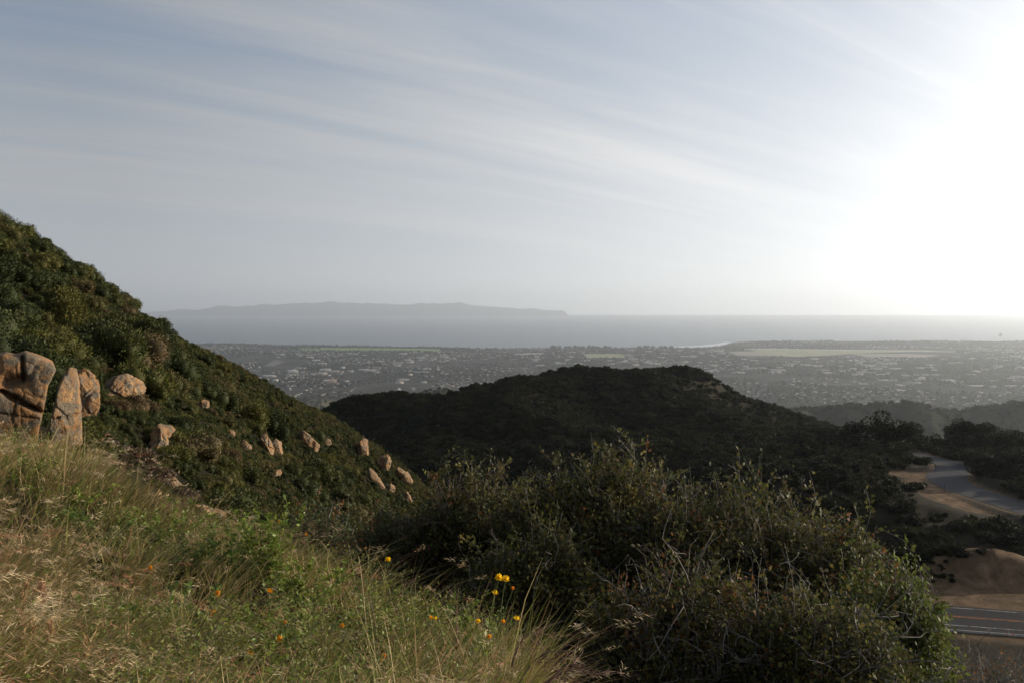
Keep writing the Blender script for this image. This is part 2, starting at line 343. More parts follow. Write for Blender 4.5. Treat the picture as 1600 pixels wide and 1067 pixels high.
# lower road: n points left of travel (path runs from right to left, so +offset is towards the camera)
ribbon('lower_road', ROAD1, -3.6, 3.6, -29.02, M['asphalt'])
ribbon('road_edge_line', ROAD1, -3.12, -2.97, -29.016, M['white'])
ribbon('road_edge_line', ROAD1, 2.0, 2.15, -29.016, M['white'])
ribbon('road_centre_line', ROAD1, -0.62, -0.50, -29.016, M['orange']); ribbon('road_centre_line', ROAD1, -0.40, -0.28, -29.016, M['orange'])
def kerb(path, off, w, h, z):
    p = path; t = np.gradient(p, axis=0); t /= np.linalg.norm(t, axis=1)[:, None]; nrm = np.c_[-t[:, 1], t[:, 0]]; n = len(p)
    prof = [(off, 0), (off + w * .25, h), (off + w * .75, h), (off + w, 0)]
    v = np.concatenate([np.c_[p + nrm * o, np.full(n, z + hh)] for o, hh in prof])
    f = [(k * n + i, k * n + i + 1, (k + 1) * n + i + 1, (k + 1) * n + i) for k in range(3) for i in range(n - 1)]
    return struct(obj('road_kerb', mesh('road_kerb', v, np.array(f), M['pale'])))
kerb(ROAD1, 3.6, 0.3, 0.15, -29.02)
ribbon('upper_road', ROAD2, -4.2, 4.2, -39.40, asphalt('lighter_asphalt', 1.7))  # same asphalt in a lighter tone

# ------------------------------------------------------------------ foothills and coastal plain (one sheet out to the shore), sea, island
SEA = -500.0
PL0, PL1 = -482.0, -495.0
def plain_z(D): return np.interp(D, [3500, 5000, 11000], [-462, -482, -495])
foot_pts = [P(x, y, 2000) for x, y in [(1190, 645), (1225, 638), (1280, 642), (1328, 631), (1376, 642), (1432, 629), (1480, 640), (1530, 642), (1576, 631), (1640, 639), (1760, 630), (1900, 625)]]
foot_pts += [P(1460, 690, 1400), P(1500, 678, 1400), P(1536, 667, 1400), P(1592, 652, 1400), P(1680, 648, 1350), P(1380, 706, 1400), P(1280, 706, 1400), P(1800, 645, 1300)]
foot_pts += [P(x, 655, 2250) for x in (1190, 1300, 1400, 1500, 1600, 1750)]
foot_pts += [P(x, 745, 1700) for x in (1250, 1400, 1550, 1750)]
foot_pts += [P(715, 607, 2500), P(660, 613, 2500), P(600, 640, 2300), P(760, 640, 2300), P(820, 650, 2300), P(500, 660, 2200), P(300, 700, 1800), P(100, 700, 1500), P(900, 660, 1800)]
foot_pts += [((px - CX) / F * D, D, z) for px in (-400, 0, 400, 800, 1200, 1600, 2000) for D, z in ((700, -190), (1000, -215), (3300, -452), (4300, -474))]
foot_pts += [((px - CX) / F * D, D, z) for px in (1200, 1450, 1700, 2000) for D, z in ((2700, -370),)]
TF = TPS(foot_pts)
cy_px = np.array([-700, 0, 340, 450, 570, 640, 690, 800, 900, 1000, 1060, 1110, 1128, 1138, 1150, 1200, 1300, 1400, 1500, 1600, 1800, 2300.])
cy_py = np.array([536, 536, 537.5, 540, 541.5, 542.5, 543.5, 544, 542.5, 543, 543, 542.5, 540, 536.5, 534.5, 533.5, 533, 533, 533, 533.5, 534, 535.])
def shore(px):
    py = np.interp(px, cy_px, cy_py) + 0.25 * vn(px / 14.0, px * 0, 5); z = -496.0
    return -z * F / (py - HY)
def mesa(px, D, cd):
    """coastal bluffs stand a little above the plain on the left"""
    return 14.0 * (1 - sstep(660, 760, px)) * sstep(cd * 0.80, cd * 0.88, D) + 9.0 * sstep(1150, 1200, px) * sstep(cd * 0.9, cd * 0.94, D)
def far_ground(x, D):
    px = CX + F * x / D; w = sstep(3200, 4300, D)
    z = np.where(D < 4300, TF(x, np.minimum(D, 4400)), 0) * (1 - w) + plain_z(D) * w
    rel = sstep(600, 1500, D) * (1 - sstep(2600, 4300, D)) + 0.35 * sstep(550, 900, D) * (1 - sstep(900, 1500, D))
    r = 1 - 2 * np.abs(fbm(x * 0.0028, D * 0.0022, 31, 5)); z = z + (r - 0.86) * 42 * rel - 3 * rel
    return z + mesa(px, D, shore(px))
cols = np.linspace(-620, 2300, 520); rows = np.linspace(0, 1, 300)
cd = shore(cols)
DD = 560 * (cd[None] / 560) ** rows[:, None]; PX = np.repeat(cols[None], 300, 0)
XX = (PX - CX) / F * DD; ZZ = far_ground(XX, DD)
ZZ = ZZ * 1.0; ZZ[-1] = -503; ZZ[-2] = np.minimum(ZZ[-2], -499.2 + 0 * ZZ[-2]); ZZ[0] -= 60
def land_mat():
    m, n, l, b = mat('plain_ground')
    f = noise_fac(n, l, 0.004, 8, 0.6); g = noise_fac(n, l, 0.02, 6, 0.65); k = noise_fac(n, l, 0.0011, 5, 0.55)
    town = ramp(n, l, f, [(0.3, (0.030, 0.031, 0.026)), (0.55, (0.055, 0.054, 0.046)), (0.72, (0.11, 0.10, 0.088))])
    veg = ramp(n, l, g, [(0.3, (0.014, 0.018, 0.010)), (0.7, (0.036, 0.038, 0.018))])
    fld = ramp(n, l, g, [(0.3, (0.10, 0.10, 0.045)), (0.7, (0.16, 0.135, 0.07))])
    c = mixc(n, l, ramp(n, l, k, [(0.56, (0, 0, 0)), (0.66, (1, 1, 1))]), town, veg)
    at = n.new('ShaderNodeAttribute'); at.attribute_name = 'tint'; sp = n.new('ShaderNodeSeparateColor'); l.new(at.outputs['Color'], sp.inputs[0])
    c = mixc(n, l, sp.outputs[0], c, veg)          # foothills
    c = mixc(n, l, sp.outputs[1], c, fld)          # open meadow
    l.new(c, b.inputs['Base Color']); b.inputs['Roughness'].default_value = 1.0; b.inputs['Specular IOR Level'].default_value = 0.0
    return m
tr_ = (1 - sstep(3400, 4600, DD)).ravel()
med = np.exp(-(((PX - 722) / 22) ** 2 + ((DD - 2440) / 110) ** 2)) + np.exp(-(((PX - 662) / 13) ** 2 + ((DD - 2450) / 90) ** 2)) + np.exp(-(((PX - 512) / 22) ** 2 + ((DD - 4300) / 300) ** 2)) + np.exp(-(((PX - 1258) / 9) ** 2 + ((DD - 2020) / 70) ** 2))
med = np.clip(med * 1.4, 0, 1).ravel()
idx = np.arange(DD.size).reshape(DD.shape)
quads = np.stack([idx[:-1, :-1], idx[:-1, 1:], idx[1:, 1:], idx[1:, :-1]], -1).reshape(-1, 4)
struct(obj('coastal_plain', mesh('coastal_plain', np.c_[XX.ravel(), DD.ravel(), ZZ.ravel()], quads, land_mat(), np.c_[tr_, med, tr_ * 0], True)))

def sea_mat():
    m, n, l, b = mat('sea_water')
    b.inputs['Base Color'].default_value = (0.035, 0.055, 0.075, 1); b.inputs['Roughness'].default_value = 0.32
    b.inputs['IOR'].default_value = 1.33
    f = noise_fac(n, l, 0.02, 6, 0.7, stretch=(1, 2.2, 1)); bump(n, l, b, f, 0.35, 10)
    return m
sx = 44000
v = [(-sx, 6000, SEA), (sx, 6000, SEA), (sx, 60000, SEA), (-sx, 60000, SEA)]
struct(obj('sea', mesh('sea', v, [(0, 1, 2, 3)], sea_mat())))
# low brown bed below everything so no gap shows between sheets
# island on the horizon: a ridge with its own depth
ix = np.array([230, 300, 350, 400, 450, 500, 540, 590, 640, 690, 740, 790, 830, 860, 880, 887]); iy = np.array([489, 484, 480, 477.5, 475.5, 474, 473.5, 475, 476, 475, 477, 480.5, 483.5, 485.5, 487.5, 493.5])
ic = np.linspace(230, 887, 260); it = np.linspace(-1, 1, 25); ID = 55000.0
ih = (HY - np.interp(ic, ix, iy)) / F * ID - SEA + 90 * fbm(ic / 22, ic * 0, 41)
IX, IT = np.meshgrid(ic, it); IDD = ID + IT * 3200
IZ = SEA - 4 + np.maximum(np.repeat(ih[None], 25, 0), 0) * (1 - np.abs(IT) ** 1.5) * (1 + 0.35 * fbm(IX / 16, IT * 2.5, 43) * (np.abs(IT) > 0.05))
IXX = (IX - CX) / F * ID
idx = np.arange(IZ.size).reshape(IZ.shape); quads = np.stack([idx[:-1, :-1], idx[:-1, 1:], idx[1:, 1:], idx[1:, :-1]], -1).reshape(-1, 4)
struct(obj('island_hills', mesh('island_hills', np.c_[IXX.ravel(), IDD.ravel(), IZ.ravel()], quads, plain('island_scrub', (0.06, 0.058, 0.045), 1.0, 0.3, 0.002), None, True)))

def on_plain(px, py):
    D = 11000.0
    for _ in range(12):
        z = float(far_ground(np.array([(px - CX) / F * D]), np.array([D]))[0]); D = 0.5 * D + 0.5 * (-z * F / (py - HY))
    return ((px - CX) / F * D, D, z)
def patch(name, poly, m, lift=1.5):
    """a field or lot lying on the plain: edges walked in short steps so it follows the ground"""
    ctr = np.mean(poly, 0); pts = []
    for (a, b) in zip(poly, poly[1:] + poly[:1]):
        for t in np.linspace(0, 1, 10, endpoint=False): pts.append((a[0] + (b[0] - a[0]) * t, a[1] + (b[1] - a[1]) * t))
    k = 5; rings = []
    for s in np.linspace(1, 0, k + 1)[:-1]:
        rings.append([on_plain(ctr[0] + (p[0] - ctr[0]) * s, ctr[1] + (p[1] - ctr[1]) * s) for p in pts])
    v = [q for r in rings for q in r]; n = len(pts); f = []
    for j in range(k - 1):
        for i in range(n): f.append((j * n + i, j * n + (i + 1) % n, (j + 1) * n + (i + 1) % n, (j + 1) * n + i))
    v = np.array(v); v[:, 2] += lift
    c = len(v); v = np.r_[v, [v[(k - 1) * n:].mean(0)]]
    f += [((k - 1) * n + i, (k - 1) * n + (i + 1) % n, c, c) for i in range(n)]
    me = bpy.data.meshes.new(name); me.from_pydata([tuple(p) for p in v], [], [tuple(dict.fromkeys(q)) for q in f]); me.materials.append(m); me.update()
    return struct(obj(name, me))
fg = plain('green_field', (0.125, 0.175, 0.045), 1, 0.2, 0.01); fy = plain('pale_meadow', (0.19, 0.19, 0.10), 1, 0.3, 0.004)
ft = plain('tan_lot', (0.19, 0.17, 0.14), 1, 0.3, 0.01); fw = plain('pale_runway', (0.36, 0.35, 0.33), 1, 0.15, 0.01)
patch('green_field', [(466, 543.2), (560, 543.6), (640, 544.6), (688, 545.4), (688, 548.2), (600, 547.6), (530, 548), (470, 546)], fg)
patch('airfield_grass', [(1168, 546), (1230, 545.4), (1300, 546.2), (1400, 546.6), (1480, 547.6), (1400, 550), (1330, 552.5), (1290, 555.5), (1245, 557.5), (1205, 555), (1190, 551)], fy)
patch('airfield_runway', [(1150, 544.2), (1500, 549.4), (1500, 550.2), (1150, 545.2)], fw, 3.0)
patch('tan_lot', [(1140, 549), (1180, 549), (1215, 556), (1150, 555)], ft)
patch('yellow_field', [(912, 553), (972, 553), (976, 559), (915, 559)], fy)
patch('tan_lot', [(1330, 553), (1420, 553), (1470, 555), (1440, 558.5), (1350, 557)], ft, 2.5)
ft2 = plain('grey_lot', (0.10, 0.095, 0.085), 1, 0.25, 0.01)
patch('grey_lot', [(430, 562), (446, 565), (428, 572), (412, 572)], ft2)
patch('grey_lot', [(465, 572), (474, 573), (462, 580), (452, 580)], ft2)
patch('brown_lot', [(512, 592), (527, 592), (527, 598), (512, 598)], plain('brown_lot', (0.20, 0.11, 0.07), 1))
# sunglint and breakers in the bay by the point, painted as one white sheet
sv = []
for px, py in [(1052, 541.4), (1090, 540.2), (1118, 537.4), (1134, 534.2), (1146, 534.8), (1132, 538.2), (1112, 541), (1085, 542.4), (1056, 542.6)]:
    D = 499.4 * F / (py - HY); sv.append(((px - CX) / F * D, D, -499.4))
me = bpy.data.meshes.new('glint_surf'); me.from_pydata(sv, [], [tuple(range(len(sv)))]); me.materials.append(plain('glint_foam_white', (0.62, 0.63, 0.64), 0.5, 0.15, 0.01)); struct(obj('glint_surf', me))

# ------------------------------------------------------------------ foliage builders
def leaf_quads(p, d, nrm, ln, wd, fold=0.18):
    """diamond leaves: base p, along d, face normal nrm"""
    d = d / (np.linalg.norm(d, axis=1)[:, None] + 1e-9)
    s = np.cross(d, nrm); s /= (np.linalg.norm(s, axis=1)[:, None] + 1e-9); n = np.cross(s, d)
    ln = ln[:, None]; wd = wd[:, None]; m = p + d * ln * 0.5
    v = np.stack([p, m - s * wd * 0.5 + n * wd * fold, p + d * ln, m + s * wd * 0.5 + n * wd * fold], 1).reshape(-1, 3)
    f = np.arange(len(p) * 4).reshape(-1, 4)
    return v, f
def rdir(n, r=rng):
    a = r.normal(size=(n, 3)); return a / np.linalg.norm(a, axis=1)[:, None]
def tint_of(n, base, var=0.3, r=rng):
    b = np.asarray(base, float); return np.clip(b[None] * (1 + r.uniform(-var, var, (n, 1))) * (1 + r.uniform(-0.12, 0.12, (n, 3))), 0.0, 1)
def tubes(paths, sides=4):
    """paths: list of (points (n,3), radii (n,)) -> verts, faces"""
    V, Fc, o = [], [], 0
    ang = np.arange(sides) * 2 * math.pi / sides; ca, sa = np.cos(ang), np.sin(ang)
    for p, r in paths:
        p = np.asarray(p, float); r = np.asarray(r, float); n = len(p)
        t = np.gradient(p, axis=0); t /= np.linalg.norm(t, axis=1)[:, None] + 1e-9
        ref = np.where(np.abs(t[:, 2:3]) > 0.9, [[1, 0, 0]], [[0, 0, 1]])
        a = np.cross(t, ref); a /= np.linalg.norm(a, axis=1)[:, None] + 1e-9; b = np.cross(t, a)
        ring = p[:, None] + (a[:, None] * ca[None, :, None] + b[:, None] * sa[None, :, None]) * r[:, None, None]
        V.append(ring.reshape(-1, 3))
        i = np.arange(n - 1)[:, None] * sides + np.arange(sides)[None]; j = np.arange(n - 1)[:, None] * sides + (np.arange(sides)[None] + 1) % sides
        Fc.append((np.stack([i, j, j + sides, i + sides], -1) + o).reshape(-1, 4)); o += n * sides
    return np.concatenate(V), np.concatenate(Fc)
def bend_path(a, b, n, sag, r=rng):
    a = np.asarray(a, float); b = np.asarray(b, float); t = np.linspace(0, 1, n)[:, None]
    off = r.normal(size=3) * np.linalg.norm(b - a) * sag; off2 = r.normal(size=3) * np.linalg.norm(b - a) * sag * 0.6
    return a + (b - a) * t + off * np.sin(t * math.pi) + off2 * np.sin(t * 2 * math.pi)

def shrub_mesh(name, seed, nl, lobes, size, m, flat=0.8, spiky=0.0, base=(1, 1, 1), core=True):
    """unit shrub, about 2 wide and 1.6 high with its base at z=0: leaf faces spread over and inside uneven lobes"""
    r = np.random.default_rng(seed)
    c = np.c_[r.uniform(-0.62, 0.62, (lobes, 2)), r.uniform(0.25, 1.05, lobes) * flat]
    c[:, 2] *= 1 - 0.45 * np.hypot(c[:, 0], c[:, 1]); rad = r.uniform(0.24, 0.46, lobes)
    k = r.integers(0, lobes, nl); d = rdir(nl, r); d[:, 2] = np.abs(d[:, 2]) * np.where(r.random(nl) < 0.8, 1, -1)
    q = r.uniform(0.55, 1.08, nl) ** 0.6 + (r.random(nl) < 0.08) * r.uniform(0, 0.35 + spiky, nl)
    p = c[k] + d * (rad[k] * q)[:, None] * [1, 1, 0.9]; p[:, 2] = np.maximum(p[:, 2], 0.02)
    dirn = d + rdir(nl, r) * 0.8 + [0, 0, 0.35 + spiky]; ln = size * r.uniform(0.7, 1.4, nl)
    v, f = leaf_quads(p, dirn, d + rdir(nl, r) * 0.9, ln, ln * r.uniform(0.45, 0.75, nl))
    lobe_t = r.uniform(0.75, 1.3, lobes)[k]
    t = np.repeat(np.clip(np.asarray(base)[None] * lobe_t[:, None] * r.uniform(0.65, 1.45, (nl, 1)) * (1 + r.uniform(-0.1, 0.1, (nl, 3))), 0, 2), 4, 0)
    if core:  # closed inner lobes, added to keep light from passing through the crown
        th = np.linspace(0, math.pi, 6); ph = np.arange(8) * math.pi / 4
        sp = np.array([(math.sin(a) * math.cos(b), math.sin(a) * math.sin(b), math.cos(a)) for a in th for b in ph])
        sf = np.array([(i * 8 + j, i * 8 + (j + 1) % 8, (i + 1) * 8 + (j + 1) % 8, (i + 1) * 8 + j) for i in range(5) for j in range(8)])
        for i in range(lobes):
            f = np.r_[f, sf + len(v)]; v = np.r_[v, c[i] + sp * rad[i] * 0.72 * [1, 1, 0.9]]; t = np.r_[t, np.full((len(sp), 3), 0.8)]
    return mesh(name, v, f, m, t)
SHRUB = [shrub_mesh('shrub_crown', 100 + i, 4200, 13 + i % 4, 0.070, M['chap'], 0.75 + 0.12 * (i % 3), 0.15 * (i % 2)) for i in range(7)]
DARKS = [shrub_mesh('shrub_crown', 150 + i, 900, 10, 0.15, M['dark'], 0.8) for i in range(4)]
DRYB = [shrub_mesh('dry_brush_crown', 170 + i, 1500, 9, 0.14, M['dry'] if 'dry' in M else M.setdefault('dry', leaf_mat('dry_brush_leaves', [(0.0, (0.075, 0.055, 0.035)), (1.0, (0.11, 0.075, 0.05))], trans=0.2)), 0.6, 0.5, core=False) for i in range(2)]

def px_of(x, y, z): return CX + F * x / y, HY - F * z / y

# ------------------------------------------------------------------ rocks
def superellipsoid(nu_, nv_):
    th = np.linspace(0.02, math.pi - 0.02, nv_); ph = np.arange(nu_) * 2 * math.pi / nu_
    T, Pp = np.meshgrid(th, ph, indexing='ij'); return T, Pp
def rock_noise(v, amp, sc, seed):
    out = np.empty(len(v)); o = Vector((seed * 3.7, seed * 1.3, seed * 7.1))
    for i, p in enumerate(v):
        q = Vector(p) * sc + o; out[i] = mnoise.fractal(q, 0.8, 2.1, 6)
    return out * amp
def rock_joints(v, amp, sc, seed, w=0.05):
    """angular blocks: every cell of a jointed rock stands a little in or out, with a crack between neighbours"""
    out = np.empty(len(v)); o = Vector((seed * 2.3 + 11, seed * 5.1, seed * 1.7))
    for i, p in enumerate(v):
        q = Vector((p[0] * 1.0, p[1] * 0.8, p[2] * 0.75)) * sc + o; q = q + Vector((mnoise.noise(q * 1.6), mnoise.noise(q * 1.6 + Vector((9, 0, 0))), mnoise.noise(q * 1.6 + Vector((0, 9, 0))))) * 0.16
        d, pt = mnoise.voronoi(q); c = mnoise.cell(pt[0] * 3.1); e = d[1] - d[0]
        out[i] = (c * 0.9 + pt[0].dot(Vector((0.0, 0.0, 0.0)))) * min(1.0, e / (w * 1.6)) - 1.1 * math.exp(-(e / w) ** 2)
    return out * amp
def rock_obj(name, outline, D, depth, label, cat='boulder', group=None, ground_pt=None, seed=0, boxy=5.0, amp=0.07, res=(110, 56), lean=0.0, sink=0.0, cracks=(), facets=3, joint=3.2, jamp=0.75, kx=0.0, soft=5, roll=0.0):
    yb_ = max(q[1] for q in outline); yt_ = min(q[1] for q in outline); outline0 = outline
    outline = [(x, y + sink * (yb_ - yt_) * max(0.0, (y - yt_) / (yb_ - yt_) - 0.55) / 0.45) for x, y in outline]     # the foot is buried
    """a boulder whose front silhouette follows an outline (photo pixels at distance D) and that has real depth, rounded edges and worn faces"""
    o = np.array([((x - CX) / F * D, (HY - y) / F * D) for x, y in outline]); c = o.mean(0); va = math.atan2(c[0], D)
    o[:, 0] = c[0] + (o[:, 0] - c[0]) * math.cos(va)
    o = np.r_[o, o[:1]]; s = np.r_[0, np.cumsum(np.linalg.norm(np.diff(o, axis=0), axis=1))]
    tt = np.linspace(0, s[-1], res[0], endpoint=False); ox = np.interp(tt, s, o[:, 0]) - c[0]; oz = np.interp(tt, s, o[:, 1]) - c[1]
    ks = np.ones(soft) / soft; hs = soft // 2
    if hs: ox = np.convolve(np.r_[ox[-hs:], ox, ox[:hs]], ks, 'valid'); oz = np.convolve(np.r_[oz[-hs:], oz, oz[:hs]], ks, 'valid')
    th = np.linspace(0, math.pi, 2000); cd_, sd_ = -np.sign(np.cos(th)) * np.abs(np.cos(th)) ** (2 / boxy), np.sin(th) ** (2 / boxy)
    hw = 0.25 * (np.ptp(ox) + np.ptp(oz)); q_ = np.r_[0, np.cumsum(np.hypot(np.diff(cd_) * depth / 2, np.diff(sd_) * hw))]
    w_ = np.interp(np.linspace(0, q_[-1], res[1]), q_, np.arange(2000)); t = np.interp(w_, np.arange(2000), cd_); sc = np.interp(w_, np.arange(2000), sd_); sc[0] = sc[-1] = 0.01
    v = np.stack([ox[None] * sc[:, None], np.repeat(t[:, None] * depth / 2, res[0], 1) + lean * oz[None], oz[None] * sc[:, None]], -1).reshape(-1, 3)
    size = max(np.ptp(o[:, 0]), np.ptp(o[:, 1]))
    rr_ = np.random.default_rng(seed + 60)
    for _ in range(facets):      # broken faces
        nn = rdir(1, rr_)[0]; nn[1] = -abs(nn[1]) * 1.2; nn /= np.linalg.norm(nn); q = v @ nn; lim = np.percentile(q, 99) * rr_.uniform(0.62, 0.86); v = v - np.maximum(q - lim, 0)[:, None] * nn * 0.9
    nr = v / (np.linalg.norm(v, axis=1)[:, None] + 1e-6)
    v = v + nr * (rock_noise(v / size, amp * size * 0.28, 3.0, seed) + rock_joints(v / size, amp * size * jamp, joint, seed) + rock_joints(v / size, amp * size * jamp * 0.35, joint * 2.7, seed + 3, 0.07) + rock_noise(v / size, amp * size * 0.16, 22, seed + 9))[:, None]
    for (x0, y0, x1, y1, w, dp) in cracks:      # worn joints in the front face
        ca_ = math.cos(va); a = np.array((((x0 - CX) / F * D - c[0]) * ca_, (HY - y0) / F * D - c[1])); b = np.array((((x1 - CX) / F * D - c[0]) * ca_, (HY - y1) / F * D - c[1]))
        q = v[:, [0, 2]]; h = np.clip(((q - a) @ (b - a)) / ((b - a) @ (b - a)), 0, 1); dd = np.linalg.norm(q - (a + h[:, None] * (b - a)) + 0.012 * np.sin(q * 23), axis=1)
        v[:, 1] += np.where(v[:, 1] < 0.2 * depth, dp * np.exp(-(dd / w) ** 2), 0)
    v[:, 1] += kx * v[:, 0]
    n0, n1 = res; f = []
    i = np.arange(n1 - 1)[:, None] * n0 + np.arange(n0)[None]; j = np.arange(n1 - 1)[:, None] * n0 + (np.arange(n0)[None] + 1) % n0
    f = np.stack([i, j, j + n0, i + n0], -1).reshape(-1, 4)
    x, y, z = c[0] + math.sin(va) * depth * 0.35, D + math.cos(va) * depth * 0.35, c[1]
    ob = obj(name, mesh(name, v, f, M['rock'], None, True), None, (x, y, z)); ob.rotation_euler = (0, roll, -va)      # its broad face looks up the slope, to the path
    ROCKS.append((min(p[0] for p in outline0), max(p[0] for p in outline0), yt_, yb_, D))
    return tag(ob, label, cat, group)
ROCKS = []
G1 = 'boulders of the large split outcrop on the left'
rock_obj('boulder', [(-60, 566), (-20, 556), (8, 553), (26, 556), (40, 551), (60, 558), (84, 568), (90, 578), (84, 590), (76, 606), (70, 640), (62, 668), (58, 700), (30, 712), (-60, 712)], 16.2, 1.3,
    'broad square tan sandstone boulder with diagonal crack, left of the dark cleft', 'boulder', G1, seed=1, amp=0.024, joint=2.2, jamp=0.5, kx=0.06, soft=3, boxy=16, res=(240, 180), facets=0,
    cracks=[(2, 608, 70, 648, 0.035, 0.28), (34, 556, 36, 592, 0.03, 0.22), (12, 596, 34, 592, 0.10, 0.2), (-10, 640, 60, 652, 0.012, 0.06), (26, 618, 20, 650, 0.012, 0.08)])
rock_obj('boulder', [(66, 706), (74, 672), (84, 640), (90, 606), (97, 590), (108, 575), (120, 580), (125, 600), (124, 618), (129, 650), (130, 700)], 15.6, 0.6,
    'tall tapering orange sandstone boulder, sunlit, right of the dark cleft', 'boulder', G1, seed=2, amp=0.035, boxy=9, facets=2, joint=2.2, jamp=0.45, kx=0.75, soft=3, res=(160, 110), cracks=[(84, 650, 126, 646, 0.02, 0.07), (70, 676, 128, 668, 0.02, 0.06)])
rock_obj('boulder', [(112, 588), (132, 578), (146, 588), (154, 600), (156, 640), (150, 650), (112, 650)], 17.5, 0.9,
    'rounded shaded tan boulder just behind the tall orange boulder', 'boulder', G1, seed=3, amp=0.05, boxy=5, res=(110, 80), facets=4, kx=0.15, soft=3)
rock_obj('boulder', [(-40, 792), (-5, 786), (26, 784), (44, 795), (46, 815), (30, 835), (-40, 840)], 8.6, 0.6, 'low reddish tan boulder half sunk in the grass at left', 'boulder', seed=4, amp=0.08, boxy=3.5, res=(110, 70), facets=5)
G2 = 'sandstone outcrops in the scrub of the left hillside'
OUT = [
    ([(160, 602), (176, 590), (200, 588), (218, 598), (230, 612), (226, 626), (206, 634), (180, 628), (164, 618)], 36, 2.0, 'wide grey-brown weathered boulder in scrub right of the split outcrop', 0.09),
    ([(232, 700), (236, 676), (250, 664), (268, 670), (275, 680), (262, 690), (260, 708), (244, 716)], 33, 0.9, 'angular grey-tan boulder jutting from dark scrub below the hillside middle', 0.09),
    ([(258, 734), (266, 735), (276, 752), (284, 766), (276, 769), (264, 752)], 27, 0.5, 'small narrow slanted orange rock in scrub above the grass slope', 0.05),
    ([(292, 792), (308, 780), (324, 790), (336, 804), (352, 818), (354, 826), (340, 822), (322, 812), (300, 808)], 22, 0.7, 'long low tan rock ridge sloping down at the edge of the grass', 0.08),
    ([(312, 630), (318, 624), (327, 628), (328, 636), (320, 641), (313, 638)], 62, 1.0, 'small round tan rock alone in scrub on the middle hillside', 0.06),
    ([(352, 676), (358, 671), (366, 674), (368, 682), (358, 684)], 66, 0.8, 'smallest pale rock left of the twin grey and orange rocks', 0.06),
    ([(378, 692), (384, 687), (392, 698), (392, 705), (382, 702)], 66, 0.8, 'small orange rock just left of the twin grey and orange rocks', 0.06),
    ([(408, 706), (410, 690), (416, 678), (424, 680), (424, 694), (424, 712), (414, 714)], 68, 1.6, 'upright orange-tan rock, left one of the twin rocks', 0.07),
    ([(421, 714), (423, 694), (432, 687), (440, 694), (443, 712), (434, 716)], 68.5, 1.8, 'rounded grey rock, right one of the twin rocks', 0.05),
    ([(424, 742), (427, 735), (440, 736), (441, 745), (432, 747)], 62, 0.8, 'small tan rock low in the scrub below the twin rocks', 0.05),
    ([(468, 678), (472, 671), (480, 674), (488, 684), (496, 700), (494, 712), (486, 706), (478, 692)], 88, 2.0, 'tall slanting pale orange rock slab on the middle hillside', 0.09),
    ([(508, 690), (512, 684), (517, 687), (517, 695), (510, 696)], 92, 1.0, 'small orange rock right of the slanting slab', 0.06),
    ([(556, 694), (562, 690), (568, 687), (577, 690), (576, 704), (576, 716), (562, 718), (558, 708)], 108, 2.4, 'squat tan block with a small perched stone near the spur edge', 0.08),
    ([(574, 732), (582, 730), (590, 742), (596, 756), (600, 766), (592, 764), (584, 752)], 108, 1.6, 'long orange slab running downhill below the perched block', 0.06),
    ([(590, 720), (598, 712), (610, 714), (612, 726), (602, 738), (594, 742)], 112, 2.0, 'brownish half-shaded rock mass between the slab and the spur edge', 0.1),
    ([(622, 732), (628, 727), (638, 742), (641, 756), (634, 760), (627, 748)], 114, 1.8, 'leaning orange-topped rock at the lower spur edge', 0.07),
    ([(628, 786), (632, 770), (638, 768), (644, 784), (640, 790)], 108, 1.4, 'lowest small pointed orange rock under the spur edge', 0.06),
    ([(602, 764), (612, 757), (618, 762), (616, 770), (606, 771)], 108, 1.2, 'small low tan rock at the foot of the long orange slab', 0.06),
    ([(218, 738), (230, 728), (242, 734), (240, 746), (226, 748)], 30, 0.7, 'small brown rock left of the narrow slanted orange rock', 0.08),
    ([(200, 790), (222, 778), (252, 780), (256, 792), (230, 800)], 17, 0.7, 'flat purplish grey rock at the upper edge of the grass slope', 0.08)]
for i, (ol, D, dp, lab, am) in enumerate(OUT):
    cx_ = sum(p[0] for p in ol) / len(ol); by = max(p[1] for p in ol)
    h = hit(cx_, by, 14)
    DD_ = D
    if h is not None and h[1] < 140: DD_ = float(h[1])
    rock_obj('boulder', ol, DD_, dp * DD_ / D, lab, 'boulder', G2, seed=10 + i, boxy=6, amp=am * 1.0, res=(110, 80), facets=7, sink=0.12, joint=2.0 + (i % 3) * 0.5, jamp=0.7, kx=0.25 + 0.3 * (i % 2), soft=3, roll=-0.06 - 0.11 * (i % 4))

# ------------------------------------------------------------------ chaparral shrubs: left hillside (each its own object) and the mass beyond
GRASS_PX = [(-900, 690), (0, 688), (140, 712), (230, 748), (300, 792), (440, 850), (590, 898), (700, 935), (748, 985), (800, 1067), (830, 1400), (-900, 1800)]
def inpoly(px, py, poly):
    r = np.zeros(np.shape(px), bool); n = len(poly); j = n - 1
    for i in range(n):
        xi, yi = poly[i]; xj, yj = poly[j]
        r ^= ((yi > py) != (yj > py)) & (px < (xj - xi) * (py - yi) / (yj - yi + 1e-12) + xi); j = i
    return r
def scatter(n, y0, y1, xl, xr, seed, pw=1.0):
    r = np.random.default_rng(seed); y = y0 + (y1 - y0) * r.random(n) ** pw; a = r.uniform(0, 1, n)
    return (xl + (xr - xl) * a) * 1.0, y
def visible(x, y, z, top):
    """crown top clears the ground between it and the viewpoint"""
    ok = np.ones(len(x), bool); s = (z + top) / y
    for t in np.linspace(0.15, 0.97, 26):
        ok &= (ground(x * t, y * t) / (y * t) < s + 0.004)
    return ok
r = np.random.default_rng(5)
n = 5200
D = np.sqrt(r.uniform(17 ** 2, 142 ** 2, n)); pxx = r.uniform(-130, 700, n); X = (pxx - CX) / F * D
Z = ground(X, D); top = (0.9 + 2.6 * r.random(n) ** 2.2) * np.interp(D, [17, 45], [0.55, 1.0])
